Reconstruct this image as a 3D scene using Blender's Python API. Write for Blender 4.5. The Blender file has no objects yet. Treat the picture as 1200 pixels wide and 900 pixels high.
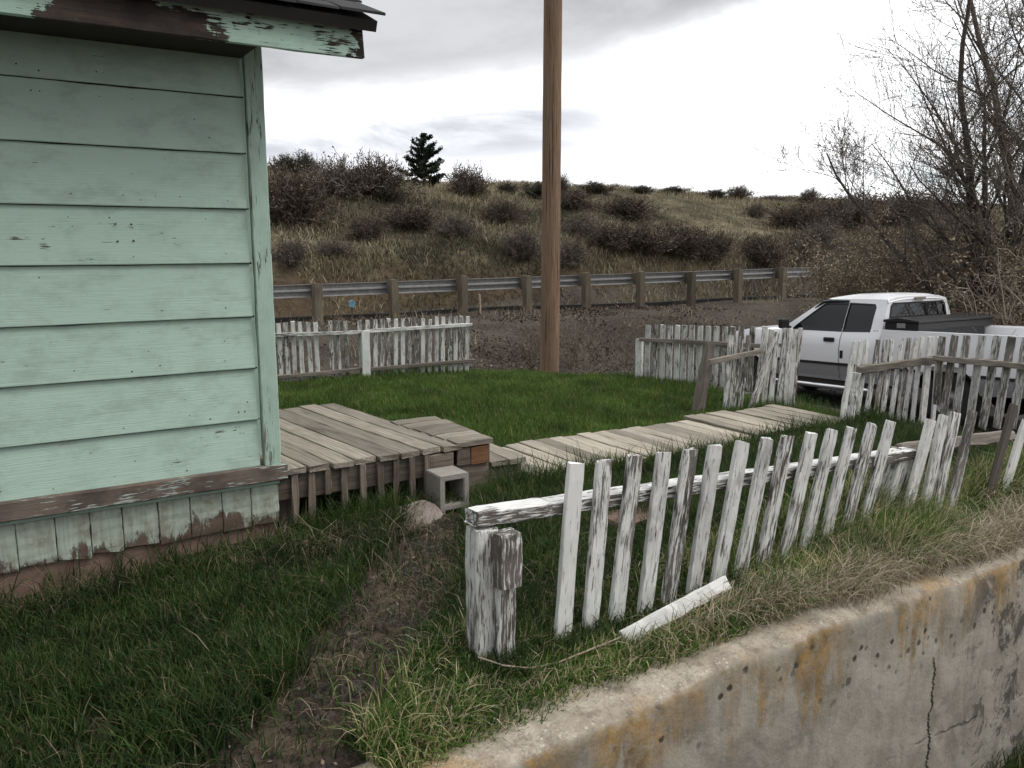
import bpy, bmesh, math, random
import numpy as np
from mathutils import Vector, Matrix
R = math.radians
C = bpy.context.scene.collection
S = bpy.context.scene
rng = np.random.default_rng(7)
random.seed(7)

# ------------------------------------------------------------------ camera, world, sun
# world axes: X runs along the house front and the retaining wall, Y runs away from the street, Z up (metres)
EYE = 1.6; PITCH = 9.5; HEAD = -32.5
cam_d = bpy.data.cameras.new('camera'); cam = bpy.data.objects.new('camera', cam_d); C.objects.link(cam)
cam.location = (0, 0, EYE); cam.rotation_euler = (R(90 - PITCH), 0, R(HEAD))
cam_d.sensor_width = 36; cam_d.lens = 29.1; cam_d.clip_start = .05; cam_d.clip_end = 3000
S.camera = cam
S.view_settings.view_transform = 'Standard'; S.view_settings.look = 'None'
S.view_settings.exposure = 0.6; S.view_settings.gamma = 1; S.view_settings.use_curve_mapping = False
SUN_EL, SUN_AZ = 52, 128      # azimuth clockwise from +Y

class NT:
    """tiny node tree writer"""
    def __init__(s, tree): s.t = tree; s.n = tree.nodes; s.l = tree.links
    def new(s, kind, **kw):
        n = s.n.new(kind)
        for k, v in kw.items(): setattr(n, k, v)
        return n
    def put(s, sock, v):
        if v is None: return
        if hasattr(v, 'is_output') or isinstance(v, bpy.types.NodeSocket): s.l.new(v, sock)
        else:
            if isinstance(v, (tuple, list)) and sock.type == 'RGBA' and len(v) == 3: v = (*v, 1)
            sock.default_value = v
    def math(s, op, a, b=None, c=None, clamp=False):
        n = s.new('ShaderNodeMath', operation=op, use_clamp=clamp)
        for i, v in enumerate((a, b, c)):
            if v is not None: s.put(n.inputs[i], v)
        return n.outputs[0]
    def vmath(s, op, a, b=None, scale=None):
        n = s.new('ShaderNodeVectorMath', operation=op)
        s.put(n.inputs[0], a)
        if b is not None: s.put(n.inputs[1], b)
        if scale is not None: s.put(n.inputs['Scale'], scale)
        return n.outputs['Value'] if op in ('DOT_PRODUCT', 'LENGTH') else n.outputs['Vector']
    def noise(s, vec, scale=1, detail=6, rough=.55, dist=0):
        n = s.new('ShaderNodeTexNoise'); s.put(n.inputs['Vector'], vec)
        for k, v in (('Scale', scale), ('Detail', detail), ('Roughness', rough), ('Distortion', dist)): s.put(n.inputs[k], v)
        return n.outputs['Fac']
    def voronoi(s, vec, scale=1, feature='F1', out='Distance'):
        n = s.new('ShaderNodeTexVoronoi', feature=feature); s.put(n.inputs['Vector'], vec); n.inputs['Scale'].default_value = scale
        return n.outputs[out]
    def map(s, vec, scale): return s.vmath('MULTIPLY', vec, scale)
    def sep(s, vec):
        n = s.new('ShaderNodeSeparateXYZ'); s.put(n.inputs[0], vec); return n.outputs
    def rng(s, v, a, b, c=0., d=1., smooth=True):
        n = s.new('ShaderNodeMapRange', interpolation_type='SMOOTHSTEP' if smooth else 'LINEAR'); n.clamp = True if not smooth else n.clamp
        for i, q in enumerate((v, a, b, c, d)): s.put(n.inputs[i], q)
        return n.outputs[0]
    def ramp(s, v, stops, interp='LINEAR'):
        n = s.new('ShaderNodeValToRGB'); s.put(n.inputs[0], v); cr = n.color_ramp; cr.interpolation = interp
        while len(cr.elements) < len(stops): cr.elements.new(.5)
        for e, (p, c) in zip(cr.elements, stops):
            e.position = p; e.color = (*c, 1) if len(c) == 3 else c
        return n.outputs[0]
    def mix(s, f, a, b, mode='MIX'):
        n = s.new('ShaderNodeMix', data_type='RGBA', blend_type=mode)
        s.put(n.inputs[0], f); s.put(n.inputs[6], a); s.put(n.inputs[7], b); return n.outputs[2]
    def attr(s, name, vec=True):
        n = s.new('ShaderNodeAttribute', attribute_name=name); return n.outputs['Vector' if vec else 'Fac']
    def objco(s): return s.new('ShaderNodeTexCoord').outputs['Object']
    def pos(s): return s.new('ShaderNodeNewGeometry').outputs['Position']
    def island(s): return s.new('ShaderNodeNewGeometry').outputs['Random Per Island']
    def bump(s, h, strength=.5, dist=.01, normal=None):
        n = s.new('ShaderNodeBump'); s.put(n.inputs['Height'], h); s.put(n.inputs['Strength'], strength); s.put(n.inputs['Distance'], dist)
        if normal: s.l.new(normal, n.inputs['Normal'])
        return n.outputs[0]

def material(name):
    m = bpy.data.materials.new(name); m.use_nodes = True
    t = NT(m.node_tree); b = m.node_tree.nodes['Principled BSDF']; b.inputs['Specular IOR Level'].default_value = .3
    return m, t, b

W = bpy.data.worlds.new('World'); S.world = W; W.use_nodes = True
wt = NT(W.node_tree); bg = W.node_tree.nodes['Background']
sky = wt.new('ShaderNodeTexSky', sky_type='NISHITA', sun_disc=False)
sky.sun_elevation = R(SUN_EL); sky.sun_rotation = R(SUN_AZ); sky.air_density = 1.0; sky.dust_density = 1.5
dirv = wt.new('ShaderNodeTexCoord').outputs['Generated']
dx, dy, dz = wt.sep(dirv)
ca = R(-HEAD); RIGHT = (math.cos(ca), -math.sin(ca), 0)          # a compass direction: about south-east of the yard
wa = wt.vmath('DOT_PRODUCT', dirv, RIGHT)
den = wt.math('ADD', wt.math('MAXIMUM', dz, 0), .22)
proj = wt.new('ShaderNodeCombineXYZ')
wt.put(proj.inputs[0], wt.math('DIVIDE', dx, den)); wt.put(proj.inputs[1], wt.math('DIVIDE', dy, den)); wt.put(proj.inputs[2], dz)
cn = wt.noise(proj.outputs[0], 1.6, 8, .58, .3)
cn2 = wt.noise(proj.outputs[0], .7, 5, .5)
# grey deck overhead, its lower edge falling to the left
v1 = wt.math('SUBTRACT', dz, wt.math('MULTIPLY_ADD', wa, .14, .188))
v1 = wt.math('ADD', v1, wt.math('MULTIPLY', wt.math('SUBTRACT', cn, .5), .12))
g1 = wt.rng(v1, -.02, .045)
# thin grey band above the hill
bz = wt.math('SUBTRACT', dz, wt.math('MULTIPLY_ADD', wa, .05, .12))
bz = wt.math('ADD', bz, wt.math('MULTIPLY', wt.math('SUBTRACT', cn, .5), .10))
g2 = wt.math('MULTIPLY', wt.rng(wt.math('ABSOLUTE', bz), .055, .005), wt.rng(wa, .26, .0))
white = (10.2, 10.3, 10.5); grey = (2.75, 2.78, 2.95)
cl = wt.mix(wt.math('MULTIPLY', g2, wt.rng(cn, .35, .62, 1., .45)), white, (4.0, 4.1, 4.6))
cl = wt.mix(wt.math('MULTIPLY', g1, wt.rng(cn, .3, .7, 1., .72)), cl, grey)
hi = wt.math('MULTIPLY', wt.rng(dz, .3, .6), wt.rng(cn2, .35, .6))
cl = wt.mix(wt.math('MULTIPLY', hi, .5), cl, (8.4, 8.5, 8.8))
# a break in the cloud low in the south-east
bl = wt.math('MULTIPLY', wt.rng(wa, .36, .47), wt.rng(dz, .25, .1))
bl = wt.math('MULTIPLY', bl, wt.rng(cn, .4, .62))
skyc = wt.mix(1., sky.outputs[0], (1.0, 1.06, 1.12), 'MULTIPLY')
cl = wt.mix(wt.math('MULTIPLY', bl, .55), cl, skyc)
FWD = (math.sin(ca), math.cos(ca), 0); wf = wt.vmath('DOT_PRODUCT', dirv, FWD)          # zenith brightened and unseen sky behind the camera dimmed to deepen eave shade
cl = wt.mix(wt.rng(dz, .42, .85), cl, wt.mix(1., cl, (1.75, 1.75, 1.75), 'MULTIPLY'))
cl = wt.mix(wt.math('MULTIPLY', wt.rng(wf, .1, -.3), wt.rng(dz, .55, .2)), cl, wt.mix(1., cl, (.42, .42, .44), 'MULTIPLY'))
# below the horizon there is only earth colour
cl = wt.mix(wt.rng(dz, -.02, -.06), cl, (.9, .8, .7))
W.node_tree.links.new(cl, bg.inputs[0]); bg.inputs[1].default_value = .1

sd = bpy.data.lights.new('sun', 'SUN'); sd.energy = 1.1; sd.angle = R(28); sd.color = (1, .96, .9)
sun = bpy.data.objects.new('sun', sd); C.objects.link(sun)
sv = Vector((math.cos(R(SUN_EL)) * math.sin(R(SUN_AZ)), math.cos(R(SUN_EL)) * math.cos(R(SUN_AZ)), math.sin(R(SUN_EL))))
sun.rotation_euler = sv.to_track_quat('Z', 'Y').to_euler()

# ------------------------------------------------------------------ survey helpers (photo pixel -> place on a known plane)
FPX = 970.; cp, sp_ = math.cos(R(PITCH)), math.sin(R(PITCH)); ch_, sh_ = math.cos(R(-HEAD)), math.sin(R(-HEAD))
def ray(px, py):
    a = (px - 600) / FPX; b = (450 - py) / FPX
    f = cp + b * sp_; z = -sp_ + b * cp
    return np.array([a * ch_ + f * sh_, -a * sh_ + f * ch_, z])
def at(px, py, z=None, v=None, u=None):
    d = ray(px, py)
    t = (z - EYE) / d[2] if z is not None else (v / d[1] if v is not None else u / d[0])
    return np.array([0, 0, EYE]) + d * t

def ss(a, b, x):
    t = np.clip((np.asarray(x, float) - a) / (b - a), 0, 1); return t * t * (3 - 2 * t)
_perm = rng.random((64, 64, 64))
def vnoise(x, y, z=0.):
    x, y, z = np.broadcast_arrays(np.asarray(x, float), np.asarray(y, float), np.asarray(z, float))
    xi, yi, zi = np.floor(x).astype(int), np.floor(y).astype(int), np.floor(z).astype(int)
    fx, fy, fz = x - xi, y - yi, z - zi
    fx, fy, fz = [q * q * (3 - 2 * q) for q in (fx, fy, fz)]
    o = 0
    for i in (0, 1):
        for j in (0, 1):
            for k in (0, 1):
                o = o + _perm[(xi + i) % 64, (yi + j) % 64, (zi + k) % 64] * (fx if i else 1 - fx) * (fy if j else 1 - fy) * (fz if k else 1 - fz)
    return o
def fbm(x, y, z=0., oct=4):
    o = 0; a = .5; s = 1.
    for i in range(oct):
        o = o + a * (vnoise(np.asarray(x) * s + 17 * i, np.asarray(y) * s + 5 * i, np.asarray(z) * s) - .5); a *= .5; s *= 2.03
    return o

LOW = -1.02
def guard_v(u): return 19.1 - .068 * (np.asarray(u, float) - 6.7)
def T(u, v):
    u = np.asarray(u, float); v = np.asarray(v, float)
    yard = .02 - .13 * ss(1.4, -.6, u) * ss(5.2, 4.2, v) + .035 * fbm(u * 1.1, v * 1.1) - .03 * ss(3., 2.2, v)
    yard = yard + .02 * ss(5.6, 7.0, v) * ss(9.0, 8.0, v) * ss(2.5, 3.5, u)
    out = np.maximum(ss(6.9, 8.6, u), ss(9.7, 12.2, v))
    dcut = .823 * (u - 5.05) + .57 * (v - 9.1); out = np.maximum(out, ss(.0, 2.2, dcut) * ss(4.5, 6.5, v))
    z = yard * (1 - out) + (LOW + .05 * fbm(u * .5, v * .5)) * out
    vv = v + .068 * (u - 6.7)
    z = z - .12 * ss(8, 10.5, v) * ss(9, 10.5, u) * ss(17, 15, u) * ss(14, 12, v)
    z = z + (.84 + .25 * fbm(u * .35, v * .35)) * ss(13.6, 17.6, vv + .8 * fbm(u * .3, v * .15)) * out
    z = z - .70 * ss(20.2, 22.0, vv)
    rise = np.clip((vv - 28.6) / 21.5, 0, None)
    s = np.clip(rise, 0, 1)
    hill = 1.55 * ss(27.9, 30.4, vv + .7 * fbm(u * .3, 2.)) + (4.8 + .6 * ss(28, 12, u)) * (s * 1.25 - .25 * s ** 4) * ss(0, .06, s)
    hill = hill + ss(29, 34, vv) * (1.1 * fbm(u * .09, v * .12) + .5 * fbm(u * .4, v * .4))
    hill = hill - .035 * np.clip(vv - 50, 0, 200) * ss(50, 70, vv)
    z = z + hill
    low = ss(2.16, 2.08, v)
    return z * (1 - low) + (-1.12 + .03 * fbm(u, v)) * low
def wall_top(u): return .012 * (np.asarray(u, float) - 1.2) + .062 * np.exp(-((np.asarray(u, float) - 2.55) / 1.05) ** 2)
def T1(u, v): return float(T(u, v))
def on_ground(px, py, t0=1., t1=160.):
    d = ray(px, py); t = np.linspace(t0, t1, 6000)
    h = EYE + d[2] * t - T(d[0] * t, d[1] * t)
    i = int(np.argmax(h < 0))
    if h[i] >= 0: i = int(np.argmin(np.where((d[1] * t + .068 * d[0] * t < 52) & (t > 25), h, 99)))
    return np.array([d[0] * t[i], d[1] * t[i], T1(d[0] * t[i], d[1] * t[i])])

# ------------------------------------------------------------------ mesh helpers
class MB:
    def __init__(s): s.v = []; s.f = []; s.g = []; s.r = []
    def add(s, vs, fs, grain=None, rnd=.5):
        k = len(s.v); s.v += [tuple(map(float, q)) for q in vs]; s.f += [tuple(i + k for i in f) for f in fs]
        s.g += [tuple(map(float, q)) for q in (grain if grain is not None else vs)]; s.r += [rnd] * len(vs)
    def box(s, lo, hi, rnd=.5, axis=0):
        x0, y0, z0 = lo; x1, y1, z1 = hi
        vs = [(x, y, z) for z in (z0, z1) for y in (y0, y1) for x in (x0, x1)]
        s.add(vs, [(0, 2, 3, 1), (4, 5, 7, 6), (0, 1, 5, 4), (2, 6, 7, 3), (0, 4, 6, 2), (1, 3, 7, 5)], rnd=rnd)
    def plank(s, a, b, side, w, t, n=6, jit=.0015, ch=.004, wob=.0, w2=None, t2=None, endj=.004):
        a = np.asarray(a, float); b = np.asarray(b, float); ax = b - a; L = np.linalg.norm(ax); ax /= L
        sd = np.asarray(side, float); sd = sd - ax * (sd @ ax); sd /= np.linalg.norm(sd); th = np.cross(ax, sd)
        w2 = w2 or w; t2 = t2 or t; off = rng.random(3) * 50; r = float(rng.random())
        vs = []; gs = []; wv = rng.normal(0, wob, (2,)) if wob else (0, 0)
        for i in range(n + 1):
            q = i / n; hw = (w + (w2 - w) * q) / 2; ht = (t + (t2 - t) * q) / 2; c = min(ch, hw * .4, ht * .4)
            if i in (0, n): hw -= c * .5; ht -= c * .5
            sec = [(-hw + c, -ht), (hw - c, -ht), (hw, -ht + c), (hw, ht - c), (hw - c, ht), (-hw + c, ht), (-hw, ht - c), (-hw, -ht + c)]
            bend = math.sin(math.pi * q)
            for (x, y) in sec:
                jx, jy = rng.normal(0, jit, 2); al = L * q + (rng.normal(0, endj) if i in (0, n) else 0)
                vs.append(a + ax * al + sd * (x + jx + wv[0] * bend) + th * (y + jy + wv[1] * bend))
                gs.append((x + off[0], y + off[1], L * q + off[2]))
        fs = []
        for i in range(n):
            for k in range(8):
                fs.append((i * 8 + k, i * 8 + (k + 1) % 8, (i + 1) * 8 + (k + 1) % 8, (i + 1) * 8 + k))
        fs.append(tuple(range(7, -1, -1))); fs.append(tuple(n * 8 + k for k in range(8)))
        s.add(vs, fs, gs, r)
    def tube(s, pts, rads, n=10, cap=True):
        pts = [np.asarray(p, float) for p in pts]; vs = []; fs = []
        for i, p in enumerate(pts):
            d = pts[min(i + 1, len(pts) - 1)] - pts[max(i - 1, 0)]; d /= np.linalg.norm(d)
            ref = np.array([0, 0, 1.]) if abs(d[2]) < .9 else np.array([1., 0, 0])
            x = np.cross(d, ref); x /= np.linalg.norm(x); y = np.cross(d, x)
            rr = rads[i] if hasattr(rads, '__len__') else rads
            for k in range(n):
                an = 2 * math.pi * k / n; vs.append(p + rr * (math.cos(an) * x + math.sin(an) * y))
        for i in range(len(pts) - 1):
            for k in range(n): fs.append((i * n + k, i * n + (k + 1) % n, (i + 1) * n + (k + 1) % n, (i + 1) * n + k))
        if cap: fs.append(tuple(range(n - 1, -1, -1))); fs.append(tuple((len(pts) - 1) * n + k for k in range(n)))
        s.add(vs, fs)
    def grid(s, P):
        P = np.asarray(P, float); a, b = P.shape[:2]
        s.add(P.reshape(-1, 3), [(i * b + j, i * b + j + 1, (i + 1) * b + j + 1, (i + 1) * b + j) for i in range(a - 1) for j in range(b - 1)])
    def prism(s, poly, axis, lo, hi):
        n = len(poly)
        def P(p, h): return {0: (h, p[0], p[1]), 1: (p[0], h, p[1]), 2: (p[0], p[1], h)}[axis]
        vs = [P(p, lo) for p in poly] + [P(p, hi) for p in poly]
        fs = [tuple(range(n)), tuple(range(2 * n - 1, n - 1, -1))] + [(i, n + i, n + (i + 1) % n, (i + 1) % n) for i in range(n)]
        s.add(vs, fs)
    def build(s, name, mat, parent=None, smooth=False, bevel=0, fix=True):
        off = OFF.get(parent.name, np.zeros(3)) if parent else np.zeros(3)
        me = bpy.data.meshes.new(name); V = np.asarray(s.v, float).reshape(-1, 3) - off
        me.from_pydata(V.tolist(), [], s.f)
        at_ = me.attributes.new('grain', 'FLOAT_VECTOR', 'POINT'); at_.data.foreach_set('vector', np.asarray(s.g, np.float32).ravel())
        ar = me.attributes.new('rnd', 'FLOAT', 'POINT'); ar.data.foreach_set('value', np.asarray(s.r, np.float32))
        if fix:
            bm = bmesh.new(); bm.from_mesh(me); bmesh.ops.recalc_face_normals(bm, faces=bm.faces); bm.to_mesh(me); bm.free()
        if smooth: me.polygons.foreach_set('use_smooth', [True] * len(me.polygons))
        me.materials.append(mat); me.update()
        o = bpy.data.objects.new(name, me); C.objects.link(o)
        if parent: o.parent = parent; OFF[o.name] = off
        if bevel:
            m = o.modifiers.new('bevel', 'BEVEL'); m.width = bevel; m.segments = 2; m.limit_method = 'ANGLE'; m.angle_limit = R(40)
        return o
OFF = {}
def thing(name, label, cat, loc=(0, 0, 0), rz=0, group=None):
    o = bpy.data.objects.new(name, None); C.objects.link(o); o.location = tuple(map(float, loc)); o.rotation_euler = (0, 0, rz)
    o.empty_display_size = .2
    OFF[o.name] = np.zeros(3) if rz else np.asarray(loc, float)
    return tag(o, label, cat, group)
def tag(o, label=None, cat=None, group=None, kind=None):
    if label: o['label'] = label
    if cat: o['category'] = cat
    if group: o['group'] = group
    if kind: o['kind'] = kind
    return o
def dup(root, loc, rz=0, sc=1., label=None, group=None):
    r = root.copy(); C.objects.link(r); r.location = tuple(map(float, loc)); r.rotation_euler = (0, 0, rz)
    r.scale = (sc, sc, sc) if not hasattr(sc, '__len__') else sc
    if label: r['label'] = label
    if group: r['group'] = group
    for ch in list(root.children):
        c = ch.copy(); C.objects.link(c); c.parent = r
        for g in ch.children:
            d = g.copy(); C.objects.link(d); d.parent = c
    return r
def fast_mesh(name, V, faces_flat, sizes, mat, parent=None):
    me = bpy.data.meshes.new(name); V = np.asarray(V, np.float32)
    me.vertices.add(len(V)); me.vertices.foreach_set('co', V.ravel())
    me.loops.add(len(faces_flat)); me.loops.foreach_set('vertex_index', np.asarray(faces_flat, np.int32))
    st = np.concatenate([[0], np.cumsum(sizes)[:-1]]).astype(np.int32)
    me.polygons.add(len(sizes)); me.polygons.foreach_set('loop_start', st); me.polygons.foreach_set('loop_total', np.asarray(sizes, np.int32))
    me.update(calc_edges=True); me.materials.append(mat)
    o = bpy.data.objects.new(name, me); C.objects.link(o)
    if parent: o.parent = parent
    return o
def blades_geo(P, h, w, ang, lean, K=3, twist=None):
    N = len(P); P = np.asarray(P, float); h, w, ang, lean = [np.broadcast_to(np.asarray(q, float), (N,)) for q in (h, w, ang, lean)]
    D = np.stack([np.cos(ang), np.sin(ang), np.zeros(N)], 1)
    fa = ang + math.pi / 2 + rng.normal(0, .7, N); Sd = np.stack([np.cos(fa), np.sin(fa), np.zeros(N)], 1)
    rows = []
    for k in range(K + 1):
        t = k / K
        c = P + D * (lean * h * t ** 1.8)[:, None]; c[:, 2] += h * t * np.sqrt(np.clip(1 - .72 * np.minimum(lean, 1.2) ** 2 * t * t, .08, 1))
        if k < K:
            ww = (w * (1 - .75 * t ** 1.5) / 2)[:, None]; rows += [c - Sd * ww, c + Sd * ww]
        else: rows += [c]
    V = np.stack(rows, 1); nv = 2 * K + 1
    base = (np.arange(N) * nv)[:, None]
    fl = []; sz = []
    pat = []
    for k in range(K - 1): pat += [2 * k, 2 * k + 1, 2 * k + 3, 2 * k + 2]; sz.append(4)
    pat += [2 * K - 2, 2 * K - 1, 2 * K]; sz.append(3)
    return V.reshape(-1, 3), (base + np.array(pat)[None]).ravel(), np.tile(sz, N)
def tubes_geo(A, B, ra, rb, n=3):
    A = np.asarray(A, float); B = np.asarray(B, float); N = len(A); d = B - A; L = np.linalg.norm(d, axis=1, keepdims=True) + 1e-9; d = d / L
    ref = np.where(np.abs(d[:, 2:3]) < .9, np.array([[0, 0, 1.]]), np.array([[1., 0, 0]]))
    x = np.cross(d, ref); x /= np.linalg.norm(x, axis=1, keepdims=True) + 1e-9; y = np.cross(d, x)
    ra = np.asarray(ra, float)[:, None]; rb = np.asarray(rb, float)[:, None]; rows = []
    for c, r in ((A, ra), (B, rb)):
        for k in range(n):
            an = 2 * math.pi * k / n; rows.append(c + r * (math.cos(an) * x + math.sin(an) * y))
    V = np.stack(rows, 1); pat = []
    for k in range(n): pat += [k, (k + 1) % n, n + (k + 1) % n, n + k]
    return V.reshape(-1, 3), ((np.arange(N) * 2 * n)[:, None] + np.array(pat)[None]).ravel(), np.full(N * n, 4)
def merge(gs):
    V = []; F = []; Z = []; k = 0
    for v, f, z in gs: V.append(v); F.append(np.asarray(f) + k); Z.append(z); k += len(v)
    return np.concatenate(V), np.concatenate(F), np.concatenate(Z)

# ------------------------------------------------------------------ materials
def painted_wood(name, paint, wa_, wb_, peel=.46, coarse=(60, 60, 9), soft=.034, spread=.10, dirt=.25, bumpd=.003, patch=None, topbias=0, streaks=0.):
    m, t, b = material(name); g = t.attr('grain'); r = t.attr('rnd', False)
    n1 = t.noise(t.map(g, coarse), 1, 7, .65, .4); n2 = t.noise(t.map(g, (150, 150, 9)), 1, 4, .6); n3 = t.noise(t.map(g, (3, 3, 1.2)), 1, 3, .5)
    v = t.math('ADD', t.math('MULTIPLY', n1, .55), t.math('MULTIPLY', n2, .35)); v = t.math('ADD', v, t.math('MULTIPLY', n3, .25))
    v = t.math('ADD', v, t.math('MULTIPLY', t.math('SUBTRACT', r, .5), spread))
    if topbias: v = t.math('ADD', v, t.math('MULTIPLY', t.rng(t.sep(t.new('ShaderNodeNewGeometry').outputs['Normal'])[2], .2, .8), topbias))
    if patch:
        ox, oy, oz = t.sep(t.objco()); ox = t.math('ADD', ox, t.math('MULTIPLY', t.math('SUBTRACT', t.noise(t.objco(), 5, 6, .65), .5), .7)); oz = t.math('ADD', oz, t.math('MULTIPLY', t.math('SUBTRACT', t.noise(t.objco(), 9, 6, .65), .5), .16)); w = t.math('MULTIPLY', t.rng(ox, patch[0], patch[0] + .12), t.rng(ox, patch[1], patch[1] - .22)); w = t.math('MULTIPLY', w, t.rng(oz, patch[2] + .03, patch[2] - .03))
        e = t.math('MULTIPLY', t.rng(ox, patch[3], patch[3] + .03), .09); v = t.math('SUBTRACT', v, t.math('ADD', t.math('MULTIPLY', w, .20), e))
    mask = t.rng(v, peel - soft + .075, peel + soft + .075)
    wood = t.mix(t.noise(t.map(g, (170, 170, 3.5)), 1, 5, .6), wa_, wb_)
    wood = t.mix(t.rng(t.noise(t.map(g, (6, 6, 4)), 1, 4), .35, .7), wood, tuple(q * .6 for q in wa_)); wood = t.mix(t.math('MULTIPLY', t.rng(t.noise(t.map(g, (9, 9, 2)), 1, 4), .56, .7), .35), wood, (.22, .14, .085))
    pc = t.mix(t.math('MULTIPLY', t.math('MAXIMUM', t.rng(t.noise(t.map(g, (9, 9, 5)), 1, 8, .7), .42, .75), t.math('MULTIPLY', t.rng(t.noise(t.map(g, (70, 70, 3)), 1, 6, .7), .48, .68), streaks)), dirt), paint, tuple(q * .5 for q in wb_))
    col = t.mix(mask, wood, pc); t.put(b.inputs['Base Color'], col); t.put(b.inputs['Roughness'], t.rng(mask, 0, 1, .92, .6))
    h = t.math('ADD', t.math('MULTIPLY', mask, .8), t.math('MULTIPLY', t.noise(t.map(g, (220, 220, 5)), 1, 3), .7))
    t.put(b.inputs['Normal'], t.bump(h, .8, bumpd)); return m
def bare_wood(name, a, c, bumpd=.002, blot=.5):
    m, t, b = material(name); g = t.attr('grain'); r = t.attr('rnd', False)
    gr = t.noise(t.map(g, (110, 110, 2.6)), 1, 6, .65, .6)
    col = t.mix(t.rng(gr, .3, .7), a, c)
    col = t.mix(t.math('MULTIPLY', t.rng(t.noise(t.map(g, (7, 7, 2)), 1, 6, .6), .45, .75), blot), col, tuple(q * .35 for q in a))
    col = t.mix(1., col, t.ramp(r, [(0, (.62, .6, .58)), (1, (1.25, 1.22, 1.2))]), 'MULTIPLY')
    t.put(b.inputs['Base Color'], col); b.inputs['Roughness'].default_value = .9
    t.put(b.inputs['Normal'], t.bump(gr, .9, bumpd)); return m
def plain(name, col, rough=.5, metal=0, spec=.5, coat=0, var=0, sc=20):
    m, t, b = material(name); c = col
    if var:
        n = t.noise(t.objco(), sc, 6, .65); c = t.mix(t.rng(n, .3, .75), tuple(q * (1 - var) for q in col), col)
        t.put(b.inputs['Normal'], t.bump(n, .25, .004))
    t.put(b.inputs['Base Color'], c); b.inputs['Roughness'].default_value = rough; b.inputs['Metallic'].default_value = metal
    b.inputs['Specular IOR Level'].default_value = spec; b.inputs['Coat Weight'].default_value = coat; return m
def leafy(name, stops, trans=.35, rough=.6, patch=0, psc=2.):
    m, t, b = material(name); c = t.ramp(t.island(), stops)
    if patch: c = t.mix(1., c, t.ramp(t.noise(t.pos(), psc, 4, .6), [(.3, (1 - patch, 1 - patch, 1 - patch * .8)), (.7, (1 + patch * 1.1, 1 + patch, 1 + patch * .6))]), 'MULTIPLY')
    t.put(b.inputs['Base Color'], c); b.inputs['Roughness'].default_value = rough; b.inputs['Specular IOR Level'].default_value = .2
    tr = t.new('ShaderNodeBsdfTranslucent'); t.put(tr.inputs[0], c); mx = t.new('ShaderNodeMixShader'); mx.inputs[0].default_value = trans
    t.l.new(b.outputs[0], mx.inputs[1]); t.l.new(tr.outputs[0], mx.inputs[2]); t.l.new(mx.outputs[0], t.n['Material Output'].inputs[0]); return m

M = {}
M['white_paint'] = painted_wood('weathered_white_paint', (.76, .76, .73), (.095, .085, .075), (.32, .29, .26), .455, dirt=.62, streaks=.9)
M['white_worn'] = painted_wood('worn_white_paint', (.66, .66, .63), (.11, .10, .09), (.33, .30, .27), .487, dirt=.7, streaks=1.)
M['white_post'] = painted_wood('flaking_white_post_paint', (.76, .76, .73), (.095, .085, .075), (.29, .26, .23), .475, spread=0, dirt=.55, streaks=.8)
M['white_rail'] = painted_wood('rail_paint_worn_off_the_side', (.78, .78, .75), (.085, .075, .065), (.26, .23, .20), .52, spread=0, topbias=.085)
M['white_cleat'] = painted_wood('mostly_bare_white_paint', (.66, .66, .63), (.085, .075, .065), (.24, .21, .185), .505, spread=0)
M['white_fresh'] = painted_wood('intact_white_paint', (.78, .78, .75), (.16, .14, .12), (.34, .31, .27), .40)
M['grey_rail'] = bare_wood('grey_weathered_rail', (.16, .14, .12), (.34, .31, .27))
M['dark_board'] = bare_wood('dark_weathered_board', (.07, .06, .05), (.17, .15, .13))
M['deck'] = bare_wood('weathered_deck_boards', (.165, .145, .118), (.375, .34, .285), .003, .6)
M['walk'] = bare_wood('weathered_walk_boards', (.235, .213, .175), (.45, .412, .34), .003, .5)
M['skirt'] = bare_wood('weathered_skirt_boards', (.10, .083, .066), (.235, .20, .165))
M['orange_board'] = bare_wood('rusty_brown_board', (.13, .065, .035), (.24, .125, .065))
M['mint'] = painted_wood('mint_siding_paint', (.475, .63, .53), (.10, .11, .095), (.24, .265, .235), .345, (22, 22, 8), .014, .02, .34, .003)
M['mint_trim'] = painted_wood('worn_mint_trim_paint', (.43, .575, .48), (.16, .15, .13), (.30, .29, .25), .405, (30, 30, 4), .02, .06, .3)
M['mint_fascia'] = painted_wood('peeling_mint_fascia_paint', (.47, .645, .53), (.04, .032, .028), (.12, .095, .083), .455, (6, 6, 4.2), .010, .0, .2, .005, patch=(-1.05, -.20, 2.60, .30))
M['mint_fascia2'] = painted_wood('bare_drip_moulding_paint', (.36, .47, .40), (.03, .025, .022), (.09, .07, .06), .60, (9, 9, 3.4), .010, .05, .2, .005)
M['mint_base'] = painted_wood('flaking_water_table_paint', (.46, .52, .455), (.12, .088, .073), (.26, .215, .18), .575, (10, 10, 3.4), .02, .05, .4)
M['post_wood'] = bare_wood('brown_treated_pole_wood', (.115, .072, .045), (.26, .175, .115), .004, .7)
M['guard_post'] = bare_wood('grey_brown_guardrail_post', (.09, .078, .055), (.19, .165, .125))
M['stake'] = bare_wood('pale_stake_wood', (.3, .25, .19), (.45, .39, .3))

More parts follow.
